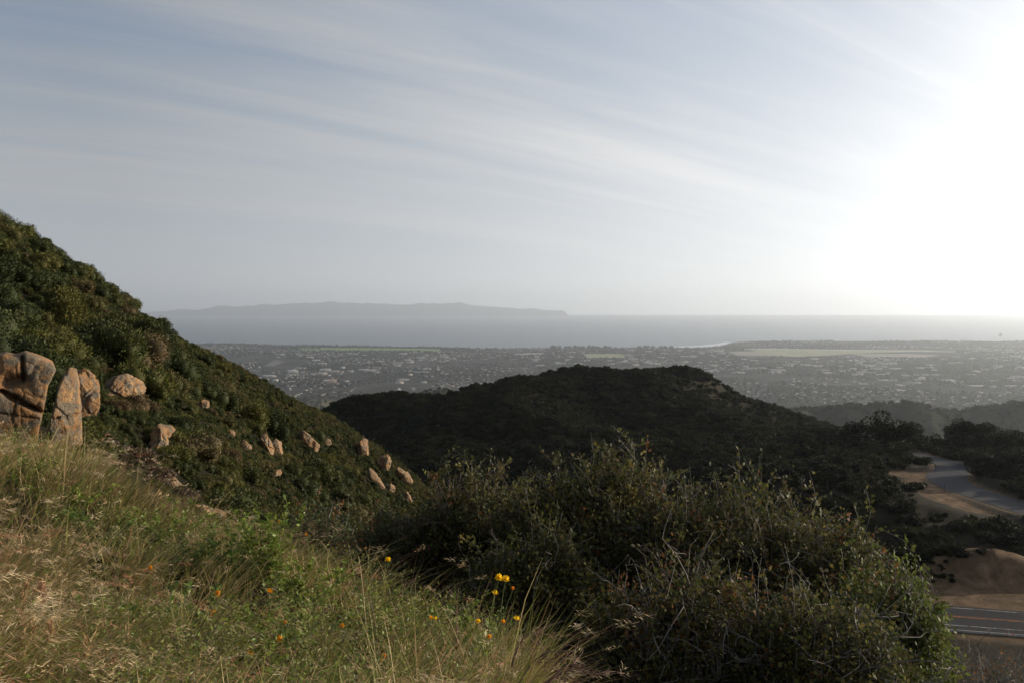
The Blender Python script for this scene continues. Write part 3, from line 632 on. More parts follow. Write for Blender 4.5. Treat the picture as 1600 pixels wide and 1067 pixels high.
px, py = px_of(X, D, Z)
top = np.where((py < 364 + 0.60 * px + 42), np.minimum(top, 1.5 + 0.5 * r.random(n)), top)       # only low shrubs on the exposed crest
keep = ~(inpoly(px, py, GRASS_PX) & (D < 20)) & visible(X, D, Z, top * 0.8)
for (x0, x1, y0, y1, rd) in ROCKS:
    rp = top * 0.75 * F / D
    keep &= ~((D < rd + 2.5) & (px + rp * 0.75 > x0) & (px - rp * 0.75 < x1) & (py > y0 - 2) & (py - top * 0.9 * F / D < y1 - (y1 - y0) * 0.35))
X, D, Z, top, px, py = [q[keep] for q in (X, D, Z, top, px, py)]
order = np.argsort(-(top / D)); taken = []
for i in order:
    if len(taken) >= 298: break
    if all((X[i] - X[j]) ** 2 + (D[i] - D[j]) ** 2 > (0.42 * (top[i] + top[j])) ** 2 for j in taken): taken.append(i)
def shrub_words(px_, py_, D_, k):
    sil = 340 + 0.62 * px_
    where = 'against the sky on the hillside crest' if py_ < sil + 45 else 'just behind the split outcrop' if px_ < 200 and 500 < py_ < 720 else 'low in the gully behind the grass' if D_ < 45 else 'around the orange rocks of the lower spur' if px_ > 440 else 'on the middle of the left hillside'
    return ('olive green', 'dark green', 'dense grey-green', 'bushy green', 'loose yellowish green', 'tall spiky green', 'rounded deep green')[k] + ' chaparral shrub ' + where
for i in taken:
    k = int(r.integers(0, 7)); s = float(top[i]) * 0.62
    o = obj('chaparral_shrub', SHRUB[k], None, (float(X[i]), float(D[i]), float(Z[i]) - 0.12 * s)); o.scale = (s * r.uniform(0.9, 1.3), s * r.uniform(0.9, 1.3), s * r.uniform(0.9, 1.2)); o.rotation_euler = (0, 0, r.uniform(0, 6.28))
    tag(o, shrub_words(px[i], py[i], D[i], k), 'shrub', 'chaparral shrubs on the left hillside')

def instancer(name, pts, size, kinds, label, seed=0, zs=(0.85, 1.2)):
    """one uncountable mass: geometry nodes place copies of a few plants on the points"""
    col = bpy.data.collections.new(name + '_kinds')
    for o in kinds: col.objects.link(o)
    me = bpy.data.meshes.new(name); pts = np.asarray(pts, np.float32)
    me.vertices.add(len(pts)); me.vertices.foreach_set('co', pts.ravel())
    a = me.attributes.new('size', 'FLOAT', 'POINT'); a.data.foreach_set('value', np.asarray(size, np.float32))
    o = bpy.data.objects.new(name, me); C.objects.link(o)
    g = bpy.data.node_groups.new(name + '_nodes', 'GeometryNodeTree')
    g.interface.new_socket('Geometry', in_out='INPUT', socket_type='NodeSocketGeometry'); g.interface.new_socket('Geometry', in_out='OUTPUT', socket_type='NodeSocketGeometry')
    n = g.nodes; l = g.links
    gi = n.new('NodeGroupInput'); go = n.new('NodeGroupOutput'); ip = n.new('GeometryNodeInstanceOnPoints'); ci = n.new('GeometryNodeCollectionInfo')
    ci.inputs['Collection'].default_value = col; ci.inputs['Separate Children'].default_value = True; ci.inputs['Reset Children'].default_value = True
    ip.inputs['Pick Instance'].default_value = True
    rv = n.new('FunctionNodeRandomValue'); rv.data_type = 'FLOAT_VECTOR'; rv.inputs['Min'].default_value = (-0.1, -0.1, 0); rv.inputs['Max'].default_value = (0.1, 0.1, 6.28); rv.inputs['Seed'].default_value = seed
    ri = n.new('FunctionNodeRandomValue'); ri.data_type = 'INT'; ri.inputs['Min'].default_value = 0; ri.inputs['Max'].default_value = len(kinds) - 1; ri.inputs['Seed'].default_value = seed + 1
    na = n.new('GeometryNodeInputNamedAttribute'); na.data_type = 'FLOAT'; na.inputs['Name'].default_value = 'size'
    rs = n.new('FunctionNodeRandomValue'); rs.data_type = 'FLOAT_VECTOR'; rs.inputs['Min'].default_value = (0.85, 0.85, zs[0]); rs.inputs['Max'].default_value = (1.2, 1.2, zs[1]); rs.inputs['Seed'].default_value = seed + 2
    vm = n.new('ShaderNodeVectorMath'); vm.operation = 'SCALE'; l.new(rs.outputs[0], vm.inputs[0]); l.new(na.outputs['Attribute'], vm.inputs['Scale'])
    l.new(gi.outputs[0], ip.inputs['Points']); l.new(ci.outputs[0], ip.inputs['Instance']); l.new(rv.outputs[0], ip.inputs['Rotation'])
    l.new([s for s in ri.outputs if s.type == 'INT'][0], ip.inputs['Instance Index']); l.new(vm.outputs[0], ip.inputs['Scale'])
    l.new(ip.outputs[0], go.inputs[0])
    mod = o.modifiers.new('plants', 'NODES'); mod.node_group = g
    o['kind'] = 'stuff'; o['label'] = label
    return o
protos = [o for o in C.objects if o.name.startswith('chaparral_shrub')][:0]
seen = set(); 
for o in C.objects:
    if o.name.startswith('chaparral_shrub') and o.data.name not in seen: seen.add(o.data.name); protos.append(o)
rest = np.setdiff1d(np.arange(len(X)), np.array(taken))
# low scrub filling the left hillside, also outside the frame
r = np.random.default_rng(6); n = 11000
D2 = np.sqrt(r.uniform(15 ** 2, 150 ** 2, n)); p2 = r.uniform(-260, 780, n); X2 = (p2 - CX) / F * D2; Z2 = ground(X2, D2); s2 = r.uniform(0.30, 0.62, n) * np.interp(D2, [15, 45], [0.6, 1.0])
px2, py2 = px_of(X2, D2, Z2); kp = ~(inpoly(px2, py2, GRASS_PX) & (D2 < 20))
for (x0, x1, y0, y1, rd) in ROCKS:
    rp = s2 * 1.1 * F / D2
    kp &= ~((D2 < rd + 2) & (px2 + rp > x0) & (px2 - rp < x1) & (py2 > y0 - 2) & (py2 - s2 * 1.4 * F / D2 < y1 - (y1 - y0) * 0.45))
r = np.random.default_rng(66); n = 26000
D4 = np.sqrt(r.uniform(15 ** 2, 140 ** 2, n)); p4 = r.uniform(-200, 780, n); X4 = (p4 - CX) / F * D4; Z4 = ground(X4, D4); s4 = r.uniform(0.16, 0.36, n) * np.interp(D4, [15, 60], [0.7, 1.2])
px4, py4 = px_of(X4, D4, Z4); k4 = ~(inpoly(px4, py4, GRASS_PX) & (D4 < 20))
for (x0, x1, y0, y1, rd) in ROCKS:
    k4 &= ~((D4 < rd + 1) & (px4 > x0 - 2) & (px4 < x1 + 2) & (py4 > y0 - 2) & (py4 - s4 * 1.3 * F / D4 < y1 - (y1 - y0) * 0.45))
X2, D2, Z2, s2, kp = np.r_[X2, X4], np.r_[D2, D4], np.r_[Z2, Z4], np.r_[s2, s4], np.r_[kp, k4]
rf = np.random.default_rng(67); fx, fy_, fz, fs = [], [], [], []
for (x0, x1, y0, y1, rd) in ROCKS[4:]:
    hh = (y1 - y0) / F * rd; nn_ = max(5, int((x1 - x0) / 4))
    for k_ in range(nn_):
        D_ = rd - rf.uniform(0.1, 0.9) * max(0.5, hh); a_ = (rf.uniform(x0 - 5, x1 + 5) - CX) / F * D_; g_ = g1(a_, D_); zt = (HY - (y1 - (y1 - y0) * rf.uniform(0.10, 0.55))) / F * D_
        s_ = np.clip((zt - g_) / 1.35, 0.12, 0.9); fx.append(a_); fy_.append(D_); fz.append(g_); fs.append(s_)
X2, D2, Z2, s2, kp = np.r_[X2, fx], np.r_[D2, fy_], np.r_[Z2, fz], np.r_[s2, fs], np.r_[kp, np.ones(len(fx), bool)]
instancer('chaparral', np.c_[X2, D2, Z2 - 0.05][kp], s2[kp], protos, 'low dark green scrub covering the left hillside between the larger shrubs', 1)

# dark scrub on the middle ridge and the slopes round the roads
def dark_shrub(px_, py_, h, label, D0=100, k=0):
    q = hit(px_, py_, D0); s = h / 1.5
    o = obj('dark_shrub', DARKS[k % 4], None, (float(q[0]), float(q[1]), float(q[2]) - 0.1 * s)); o.scale = (s * 1.25, s * 1.25, s); o.rotation_euler = (0, 0, k * 1.7)
    return tag(o, label, 'shrub', 'dark shrubs beside the roads')
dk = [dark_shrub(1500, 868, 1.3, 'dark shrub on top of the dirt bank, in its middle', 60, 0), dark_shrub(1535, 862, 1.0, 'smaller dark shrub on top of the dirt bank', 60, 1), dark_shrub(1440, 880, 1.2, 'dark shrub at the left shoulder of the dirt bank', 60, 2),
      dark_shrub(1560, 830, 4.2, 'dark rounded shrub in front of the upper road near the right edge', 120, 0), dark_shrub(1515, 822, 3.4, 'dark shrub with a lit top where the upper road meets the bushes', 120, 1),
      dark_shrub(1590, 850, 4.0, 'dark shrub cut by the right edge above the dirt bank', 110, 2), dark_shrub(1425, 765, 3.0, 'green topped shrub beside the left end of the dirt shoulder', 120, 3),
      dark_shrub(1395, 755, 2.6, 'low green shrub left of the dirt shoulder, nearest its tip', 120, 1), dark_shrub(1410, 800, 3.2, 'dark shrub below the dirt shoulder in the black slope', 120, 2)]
r = np.random.default_rng(8); n = 64000
D3 = np.sqrt(r.uniform(98 ** 2, 640 ** 2, n)); p3 = r.uniform(330, 2000, n); X3 = (p3 - CX) / F * D3; Z3 = ground(X3, D3)
ok = (pdist(ROAD2, X3, D3) > 5.6) & (pdist(SHO, X3, D3) > 3.6) & (pdist(ROAD1, X3, D3) > 6) & (np.hypot((X3 - 52) / 1.8, D3 - 95) > 12) & ~((X3 < 25) & (D3 < 128))
px3, py3 = px_of(X3, D3, Z3)
ok &= ~(inpoly(px3, py3, [(1380, 715), (1500, 712), (1600, 760), (1600, 800), (1480, 795), (1400, 760)]) & (D3 < 200) & (D3 > 150) & (r.random(n) < 0.0))
s3 = (0.6 + 1.9 * r.random(n) ** 2.5) * np.interp(D3, [100, 250], [0.8, 1.0])
rb = np.random.default_rng(88); nb = 2600; xb = rb.uniform(30, 78, nb); yb = rb.uniform(88, 104, nb); zb = ground(xb, yb); kb = (pdist(PULL, xb, yb) > 4.0) & (pdist(ROAD1, xb, yb) > 5.2) & (fbm(xb * 0.25, yb * 0.25, 89, 3) > -0.05)
X3, D3, Z3, s3, ok = np.r_[X3, xb], np.r_[D3, yb], np.r_[Z3, zb + 0.06], np.r_[s3, rb.uniform(0.12, 0.45, nb) * np.where(yb > 96.5, 1.8, 1.0)], np.r_[ok, kb]
pt3 = py_of = HY - F * (Z3 + s3 * 1.45) / D3; pq3 = CX + F * X3 / D3
for dx in (-1, 0, 1): ok &= ~(inpoly(pq3 + dx * s3 * 0.9 * F / D3, pt3, [(1385, 722), (1470, 706), (1600, 764), (1600, 815), (1520, 806), (1440, 780), (1415, 752)]) & (D3 < 228) & (D3 > 110))
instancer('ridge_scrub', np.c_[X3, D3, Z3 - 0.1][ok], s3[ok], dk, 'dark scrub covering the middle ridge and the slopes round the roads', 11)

# ------------------------------------------------------------------ trees by the roads
def tree_kind(name, seed, h, rad, nl, m, size, lobes=14, trunk_h=0.35):
    """a tree with tapered trunk and limbs and a loose crown of leaf clumps; returns the crown and trunk meshes"""
    r = np.random.default_rng(seed)
    c = np.c_[r.uniform(-0.7, 0.7, (lobes, 2)) * rad, r.uniform(trunk_h, 0.86, lobes) * h]
    c[:, :2] *= np.interp(c[:, 2] / h, [trunk_h, 0.55, 0.9], [0.9, 1.0, 0.45])[:, None]
    rr = r.uniform(0.26, 0.45, lobes) * rad
    k = r.integers(0, lobes, nl); d = rdir(nl, r); p = c[k] + d * (rr[k] * r.uniform(0.5, 1.1, nl) ** 0.6)[:, None] * [1, 1, 0.75]
    ln = size * r.uniform(0.7, 1.4, nl); v, f = leaf_quads(p, d + rdir(nl, r) * 0.9, d + rdir(nl, r) * 0.8, ln, ln * 0.6)
    t = np.repeat(np.clip(r.uniform(0.7, 1.35, lobes)[k][:, None] * r.uniform(0.7, 1.4, (nl, 1)) * np.ones((1, 3)), 0, 2), 4, 0)
    paths = [(bend_path((0, 0, -0.4), (r.uniform(-.2, .2) * rad, 0, h * 0.55), 8, 0.05, r), np.linspace(0.045 * h, 0.02 * h, 8))]
    for i in range(lobes):
        a = paths[0][0][r.integers(2, 7)]; paths.append((bend_path(a, c[i], 5, 0.08, r), np.linspace(0.015 * h, 0.005 * h, 5)))
    tv, tf = tubes(paths, 6)
    return mesh('tree_crown', v, f, m, t), mesh('tree_trunk', tv, tf, M['bark'], None, True)
OAK = [tree_kind('oak', 300 + i, 1.0, 0.62, 5200, M['oak'], 0.060, 20 + i, 0.16) for i in range(4)]
def tree(name, kind, loc, h, wide, label, cat='tree', group=None, rz=0.0):
    t = empty(name, loc); t.scale = (h * wide, h * wide, h); t.rotation_euler = (0, 0, rz)
    a = obj('crown', kind[0], t); b = obj('trunk', kind[1], t)
    return tag(t, label, cat, group)
def at(px, D):
    x = (px - CX) / F * D; return (x, D, g1(x, D) - 0.15)
TREES = [(1378, 252, 10.6, 0.95, 'large dark oak, tallest crown left of the road bend'), (1335, 258, 7.5, 1.0, 'dark oak with a lower crown at the left foot of the tallest oak'),
    (1425, 248, 7.6, 1.0, 'dark oak sloping down right of the tallest oak'), (1295, 262, 6.0, 1.2, 'low broad dark oak at the left end of the road trees'),
    (1462, 262, 6.2, 0.9, 'small dark oak at the gap where the road vanishes'), (1500, 268, 8.3, 0.95, 'dark round oak right of the gap where the road vanishes'),
    (1540, 262, 7.4, 1.1, 'broad dark oak in the right hand grove, second from the gap'), (1580, 258, 7.0, 1.1, 'dark oak in the right hand grove near the right edge'),
    (1620, 250, 7.2, 1.1, 'dark oak cut by the right edge of the view'), (1545, 208, 5.4, 1.3, 'spreading black-green oak on the inside of the road bend'),
    (1590, 203, 6.2, 1.3, 'black-green oak at the right edge above the road'), (1520, 222, 4.4, 1.2, 'small dark oak at the tip of the road bend'),
    (1410, 236, 4.6, 1.3, 'low bushy oak between the tallest oak and the dirt shoulder'), (1360, 240, 4.4, 1.4, 'low wide dark oak under the tallest oak'), (1250, 300, 5.2, 1.3, 'dark oak alone on the ridge saddle')]
for i, (px, D, h, w, lab) in enumerate(TREES):
    tree('oak_tree', OAK[i % 4], at(px, D), h, w, lab, 'tree', 'oaks by the upper road', i * 1.3)

# marker posts and stones by the roads
def post(px, py, h, label):
    q = hit(px, py, 100); t = empty('marker_post', (float(q[0]), float(q[1]), float(q[2])))
    v, f = tubes([([(0, 0, -0.2), (0, 0, h)], [0.09, 0.08])], 8); obj('post', mesh('post', v, f, M['steel']), t)
    v, f = tubes([([(0, 0, h), (0, 0, h + 0.04), (0, 0, h + 0.35), (0, 0, h + 0.40)], [0.10, 0.2, 0.2, 0.05])], 8); obj('cap', mesh('cap', v, f, M['steel']), t)
    return tag(t, label, 'post', 'posts on the dirt shoulder')
post(1462, 736, 1.3, 'dark post on the dirt shoulder at the far road bend'); post(1476, 768, 1.1, 'dark post at the asphalt edge nearer than the other post')

# ------------------------------------------------------------------ the town on the plain
roofs = [plain('white_roof', (0.44, 0.43, 0.42), 0.7, 0.1, 0.1), plain('grey_roof', (0.20, 0.20, 0.20), 0.8, 0.2, 0.1), plain('tan_roof', (0.22, 0.16, 0.12), 0.8, 0.2, 0.1), plain('dark_roof', (0.12, 0.11, 0.11), 0.8, 0.2, 0.1)]
walls = [plain('pale_wall', (0.34, 0.33, 0.30), 0.85, 0.1, 0.1), plain('cream_wall', (0.30, 0.26, 0.21), 0.85, 0.1, 0.1)]
def flat_mesh(rm, wm_, seed):
    """unit flat-roofed block with a parapet and a roof plant box"""
    V, Fc, I = [], [], []
    def box(x0, x1, y0, y1, z0, z1, side, top):
        o = len(V); V.extend([(x0, y0, z0), (x1, y0, z0), (x1, y1, z0), (x0, y1, z0), (x0, y0, z1), (x1, y0, z1), (x1, y1, z1), (x0, y1, z1)])
        Fc.extend([tuple(o + i for i in q) for q in ((0, 1, 5, 4), (1, 2, 6, 5), (2, 3, 7, 6), (3, 0, 4, 7), (4, 5, 6, 7))]); I.extend([side] * 4 + [top])
    box(-.5, .5, -.5, .5, -.5, 1, 1, 0); box(-.2 + .1 * (seed % 3), .1 + .1 * (seed % 3), -.2, .15, 1.0, 1.25, 1, 0)
    return mesh('building', V, np.array(Fc), [rm, wm_], None, False, I)
def gable_mesh(rm, wm_):
    V = [(-.5, -.5, -.4), (.5, -.5, -.4), (.5, .5, -.4), (-.5, .5, -.4), (-.5, -.5, .65), (.5, -.5, .65), (.5, .5, .65), (-.5, .5, .65), (-.55, 0, 1.05), (.55, 0, 1.05), (-.55, -.58, .58), (.55, -.58, .58), (.55, .58, .58), (-.55, .58, .58)]
    Fc = [(0, 1, 5, 4), (1, 2, 6, 5), (2, 3, 7, 6), (3, 0, 4, 7), (10, 11, 9, 8), (12, 13, 8, 9), (4, 7, 8, 8), (6, 5, 9, 9)]
    me = bpy.data.meshes.new('house'); me.from_pydata(V, [], [tuple(dict.fromkeys(q)) for q in Fc]); me.materials.append(rm); me.materials.append(wm_)
    for i, p in enumerate(me.polygons): p.material_index = 0 if i in (4, 5) else 1
    me.update(); return me
FLAT = [flat_mesh(roofs[0], walls[0], 0), flat_mesh(roofs[0], walls[1], 1), flat_mesh(roofs[1], walls[0], 2)]
HOUSE = [gable_mesh(roofs[1], walls[0]), gable_mesh(roofs[2], walls[1]), gable_mesh(roofs[3], walls[0]), gable_mesh(roofs[0], walls[1])]
def far_build(me, name, px, py, sx_, sy_, sz, rz, label, cat, group):
    x, D, z = on_plain(px, py); o = obj(name, me, None, (x, D, z)); o.scale = (sx_, sy_, sz); o.rotation_euler = (0, 0, rz)
    return tag(o, label, cat, group)
GW = 'pale flat roofed buildings on the coastal plain'
r = np.random.default_rng(12)
for i, (px, py, w, d) in enumerate([(812, 554.5, 110, 60), (826, 554, 130, 70), (840, 553.6, 120, 60)]):
    far_build(FLAT[0], 'long_building', px, py, w, d, 14, 0.1, ('left', 'middle', 'right')[i] + ' of three long white roofed buildings before the yellow field', 'building', GW)
spots = [('white roofed buildings scattered below the airfield', 1080, 1400, 550, 585, 70), ('white roofed buildings scattered left of the airfield', 830, 1130, 546, 572, 70), ('white roofed buildings among the left hand town trees', 420, 700, 552, 600, 55), ('white roofed buildings in the hazy town at right', 1330, 1640, 545, 610, 75)]
for ph, x0, x1, y0, y1, n in spots:
    for _ in range(n):
        px, py = r.uniform(x0, x1), y0 + (y1 - y0) * r.random() ** 1.3
        if 905 < px < 980 and py < 561: continue
        if 1165 < px < 1500 and py < 557: continue
        k = int(r.integers(0, 3))
        far_build(FLAT[k], 'flat_roofed_building', px, py, r.uniform(26, 85), r.uniform(24, 60), r.uniform(6, 13), r.uniform(-0.3, 0.3), 'one of the ' + ph, 'building', GW)
x, D, z = on_plain(1237, 536)
t = empty('bell_tower', (x, D, z)); v, f = tubes([([(0, 0, -2), (0, 0, 46), (0, 0, 46.1)], [7, 6.5, 5.0])], 4); obj('shaft', mesh('shaft', v, f, M['pale']), t)
v, f = tubes([([(0, 0, 46), (0, 0, 56), (0, 0, 61)], [5, 5, 0.5])], 4); obj('belfry', mesh('belfry', v, f, M['pale']), t); tag(t, 'tall thin pale bell tower rising over the far point', 'tower')
# offshore platform
x = (1563 - CX) / F * 15500; t = empty('oil_platform', (x, 15500, SEA))
v, f = tubes([([(a, b, -5), (a * .8, b * .8, 26)], [2.5, 2.0]) for a in (-24, 0, 24) for b in (-16, 16)], 6); obj('legs_jacket', mesh('jacket', v, f, M['steel']), t)
o = obj('deck', FLAT[2], t, (0, 0, 28)); o.scale = (60, 40, 14)
v, f = tubes([([(8, 0, 40), (8, 0, 80)], [7, 1.5])], 4); obj('derrick', mesh('derrick', v, f, M['steel']), t); tag(t, 'tiny grey oil platform standing offshore at right', 'oil platform')

TOWN_TREE = [tree_kind('town', 400 + i, 1.0, 0.62, 420, M['town_leaf'], 0.16, 9, 0.22) for i in range(3)]
tt = []
GC = 'dark trees along the shore'
for i, px in enumerate(list(r.uniform(862, 912, 14)) + list(r.uniform(915, 955, 12)) + list(r.uniform(990, 1050, 16)) + list(r.uniform(462, 500, 8)) + list(r.uniform(690, 800, 12))):
    x, D, z = on_plain(px, 544.3 if px > 800 else 545.0); h = r.uniform(22, 40) if px > 850 else r.uniform(14, 24)
    ph = 'left shore grove above the yellow field' if px < 912 and px > 860 else 'second shore grove right of the yellow field' if px < 960 and px > 860 else 'shore grove left of the bay' if px > 960 else 'shore row over the green field' if px < 600 else 'thin shore row right of the green field'
    tt.append(tree('shore_tree', TOWN_TREE[i % 3], (x, D, z - 1), h, 1.1, 'dark tree in the ' + ph, 'tree', GC, i * 0.7))
kinds = [tt[0].children[0], tt[1].children[0], tt[2].children[0]]
def plain_points(n, seed, d0, d1, keep, grid=False):
    r = np.random.default_rng(seed); px = r.uniform(-250, 1950, n); D = np.sqrt(r.uniform(d0 ** 2, 1.0, n) if d0 < 1 else r.uniform(d0 ** 2, d1 ** 2, n))
    cd_ = shore(px); m = (D < cd_ * 0.992); x = (px - CX) / F * D
    if grid:        # along the streets
        a = x * 0.955 + D * 0.296; b = D * 0.955 - x * 0.296; b = np.round(b / 62) * 62 + np.where(r.random(n) < 0.5, -13, 13); a = np.round(a / 21) * 21 + np.where(np.round(a / 260) % 2 == 0, 0, 6); x = a * 0.955 - b * 0.296; D = a * 0.296 + b * 0.955
        px = CX + F * x / D
    z = far_ground(x, D); py = HY - z * F / D
    m &= keep(px, py, x, D); return np.c_[x, D, z][m]
def fields(px, py):
    return inpoly(px, py, [(462, 543), (690, 545), (690, 548.6), (470, 547)]) | inpoly(px, py, [(1160, 545), (1500, 545), (1490, 551), (1380, 554), (1310, 556.5), (1240, 558.5), (1180, 553)]) | inpoly(px, py, [(912, 553), (974, 553), (976, 559.4), (915, 559.4)]) | inpoly(px, py, [(1300, 551), (1505, 551), (1500, 559.4), (1330, 557.5)]) | inpoly(px, py, [(405, 559), (482, 562), (462, 584), (408, 577)]) | inpoly(px, py, [(511, 591), (528, 591), (528, 599), (511, 599)]) | inpoly(px, py, [(1140, 548), (1182, 548), (1216, 556.5), (1148, 556)])
tk = lambda px, py, x, D: ~fields(px, py) & (fbm(x * 0.0016, D * 0.0016, 51, 4) + 0.25 * sstep(0, 1, (6200 - D) / 2500) > -0.16)
pts = plain_points(70000, 21, 3700, 13500, tk); r = np.random.default_rng(23)
instancer('town_trees', pts, r.uniform(6, 14, len(pts)), kinds, 'hazy mass of trees all over the coastal plain', 31, (0.8, 1.3))
hk = [far_build(HOUSE[i], 'house', px, py, 16, 11, 6.5, 0.2 * i, lab, 'house', 'houses on the coastal plain') for i, (px, py, lab) in enumerate([(553, 597, 'grey roofed house beside the pale roofs at lower left of town'), (566, 596, 'tan roofed house in the lower left of town'), (600, 612, 'dark roofed house by the foot of the green slope'), (750, 600, 'white roofed house above the pale meadow knoll')])]
hp = lambda px, py, x, D: ~fields(px, py) & (fbm(x * 0.0014, D * 0.0014, 61, 4) > 0.02)
pts = plain_points(15000, 25, 4000, 13300, hp, True)
instancer('town_houses', pts, r.uniform(10, 19, len(pts)), hk, 'hundreds of tiny houses of the town on the coastal plain', 41, (0.38, 0.5))
# scrub on the foothills
pts = plain_points(30000, 27, 640, 3900, lambda px, py, x, D: (np.exp(-(((px - 722) / 24) ** 2 + ((D - 2440) / 120) ** 2)) < 0.3))
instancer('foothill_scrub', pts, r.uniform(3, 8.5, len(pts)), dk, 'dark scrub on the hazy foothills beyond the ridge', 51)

# ------------------------------------------------------------------ foreground scrub oak bushes
GREENS = [(0.080, 0.078, 0.024), (0.058, 0.060, 0.022), (0.115, 0.105, 0.030), (0.045, 0.050, 0.020), (0.070, 0.058, 0.026)]
def bush(name, c, rad, base, n_lead, n_twig, leaves_per, leaf, label, seed, greens, dead=30, brown=0.03, shoots=16):
    """stems rise from the base to leaders inside the crown, twigs fan out from the leaders, leaves sit along the twigs"""
    r = np.random.default_rng(seed); c = np.asarray(c, float); rad = np.asarray(rad, float); base = np.asarray(base, float)
    paths = []; nodes = []
    for i in range(n_lead):
        d = rdir(1, r)[0]; d[2] = abs(d[2]) * 0.9 + 0.05; e = c + d * rad * r.uniform(0.45, 0.75)
        p = bend_path(base + np.r_[r.normal(size=2) * 0.15, 0], e, 9, 0.10, r); rr = np.linspace(r.uniform(0.022, 0.035), 0.007, 9)
        paths.append((p, rr)); nodes.append(p[3:])
    nodes = np.concatenate(nodes)
    tips = []
    d = rdir(n_twig, r); q = r.uniform(0.25, 1.0, n_twig) ** 0.38
    lump = 1 + 0.30 * np.array([mnoise.noise(Vector(x) * 2.3 + Vector((seed, 0, 0))) for x in d])
    T = c + d * rad * (q * lump)[:, None]
    lp, ld, ln_, lt = [], [], [], []
    for i in range(n_twig + shoots):
        if i < n_twig: t = T[i]
        else:
            dd = rdir(1, r)[0]; dd[2] = abs(dd[2]) + 0.5; dd /= np.linalg.norm(dd); t = c + dd * rad * r.uniform(0.95, 1.1) + [r.normal() * .05, r.normal() * .05, r.uniform(0.08, 0.34)]
        k = np.argsort(((nodes - t) ** 2).sum(1))[r.integers(0, 4)]; a = nodes[k]
        p = bend_path(a, t, 6, 0.10, r); p[1:, 2] += np.linspace(0, 0.04, 5); w = 0.0045 if i < n_twig else 0.004
        paths.append((p, np.linspace(w, 0.0016, 6)))
        m = leaves_per if i < n_twig else int(leaves_per * 0.8)
        s = r.uniform(0.35, 1.0, m) ** 0.8; f_ = s * 5; i0 = np.minimum(f_.astype(int), 4); fr = (f_ - i0)[:, None]
        pos = p[i0] * (1 - fr) + p[i0 + 1] * fr; ax = (p[-1] - p[0]); ax = ax / (np.linalg.norm(ax) + 1e-9)
        spread = 0.05 if i < n_twig else 0.018
        lp.append(pos + r.normal(size=(m, 3)) * spread); ld.append(ax[None] * 0.5 + rdir(m, r) * 0.9 + [0, 0, 0.15])
        ln_.append(leaf * r.uniform(0.6, 1.35, m)); g = np.array(greens[r.integers(0, len(greens))])
        if r.random() < brown: g = np.array((0.16, 0.075, 0.03))
        lt.append(tint_of(m, g * r.uniform(0.75, 1.25), 0.3, r))
    for i in range(dead):      # bare grey twigs, some forked, poking out of the leaves
        dd = rdir(1, r)[0]; a = c + dd * rad * r.uniform(0.35, 0.75); e = a + (rdir(1, r)[0] * 0.8 + dd * 0.6 + [0, 0, 0.1]) * r.uniform(0.2, 0.55)
        p = bend_path(a, e, 7, 0.16, r); paths.append((p, np.linspace(0.0055, 0.0015, 7)))
        for _ in range(r.integers(1, 4)):
            b = p[r.integers(2, 6)]; paths.append((bend_path(b, b + rdir(1, r)[0] * r.uniform(0.1, 0.25) + [0, 0, .04], 5, 0.15, r), np.linspace(0.003, 0.001, 5)))
    lp = np.concatenate(lp); ld = np.concatenate(ld); ln_ = np.concatenate(ln_); lt = np.concatenate(lt)
    v, f = leaf_quads(lp, ld, rdir(len(lp), r) + [0, 0, 0.6], ln_, ln_ * r.uniform(0.5, 0.75, len(lp)), 0.12)
    t = empty(name, tuple(base)); tv, tf = tubes(paths, 4)
    obj('foliage', mesh('foliage', v - base, f, M['bush'], np.repeat(lt, 4, 0)), t); obj('branches', mesh('branches', tv - base, tf, M['twig'], None, True), t)
    return tag(t, label, 'bush', 'scrub oak bushes beyond the grass')
def bush_px(px, top, D, rx, ry, rz, label, seed, nt=700, lp_=26, leaf=0.035, greens=GREENS, **k):
    x = (px - CX) / F * D; z = (HY - top) / F * D - rz; zb = min(g1(x, D), z - rz * 0.8)
    return bush('scrub_oak_bush', (x, D, z), (rx, ry, rz), (x, D, zb), 12, nt, lp_, leaf, label, seed, greens, **k)
bush_px(950, 722, 9.6, 1.25, 1.1, 1.5, 'tallest scrub oak bush, its leafy shoots highest against the black ridge', 1, 1900, 34, 0.052, shoots=60, dead=150)
bush_px(740, 746, 10.8, 1.0, 1.0, 1.25, 'scrub oak bush at the left end of the row, beside the orange rocks', 2, 1300, 30, 0.050, shoots=44, dead=90)
bush_px(1150, 756, 9.0, 1.05, 1.0, 1.4, 'dense scrub oak bush right of the tallest one', 3, 1700, 32, 0.048, shoots=36, dead=170)
bush_px(1275, 806, 8.4, 0.75, 0.9, 1.1, 'twiggy scrub oak bush sloping down to the black gully at right', 4, 1100, 30, 0.046, shoots=22, dead=170, brown=0.10)
bush_px(1385, 893, 7.0, 0.50, 0.6, 0.9, 'rounded bright green bush in front of the lower road', 5, 800, 34, 0.038, greens=[(0.10, 0.115, 0.028), (0.075, 0.090, 0.024)], shoots=14, dead=24)
bush_px(1080, 880, 6.6, 0.95, 0.7, 0.95, 'low shaded scrub oak bush at the bottom middle', 6, 1200, 28, 0.040, shoots=14, dead=190, brown=0.10)
bush_px(1290, 925, 6.0, 0.60, 0.6, 0.8, 'dark low bush with bare grey twigs at bottom right', 7, 900, 28, 0.036, shoots=10, dead=140)
bush_px(840, 840, 8.0, 0.85, 0.7, 0.95, 'shadowy scrub oak bush behind the yellow flowers', 8, 1100, 30, 0.044, shoots=16, dead=120)
bush_px(1060, 776, 8.6, 0.8, 0.8, 1.0, 'brown twiggy scrub oak bush between the tallest and the dense one', 12, 1000, 26, 0.045, shoots=20, dead=170, brown=0.12)
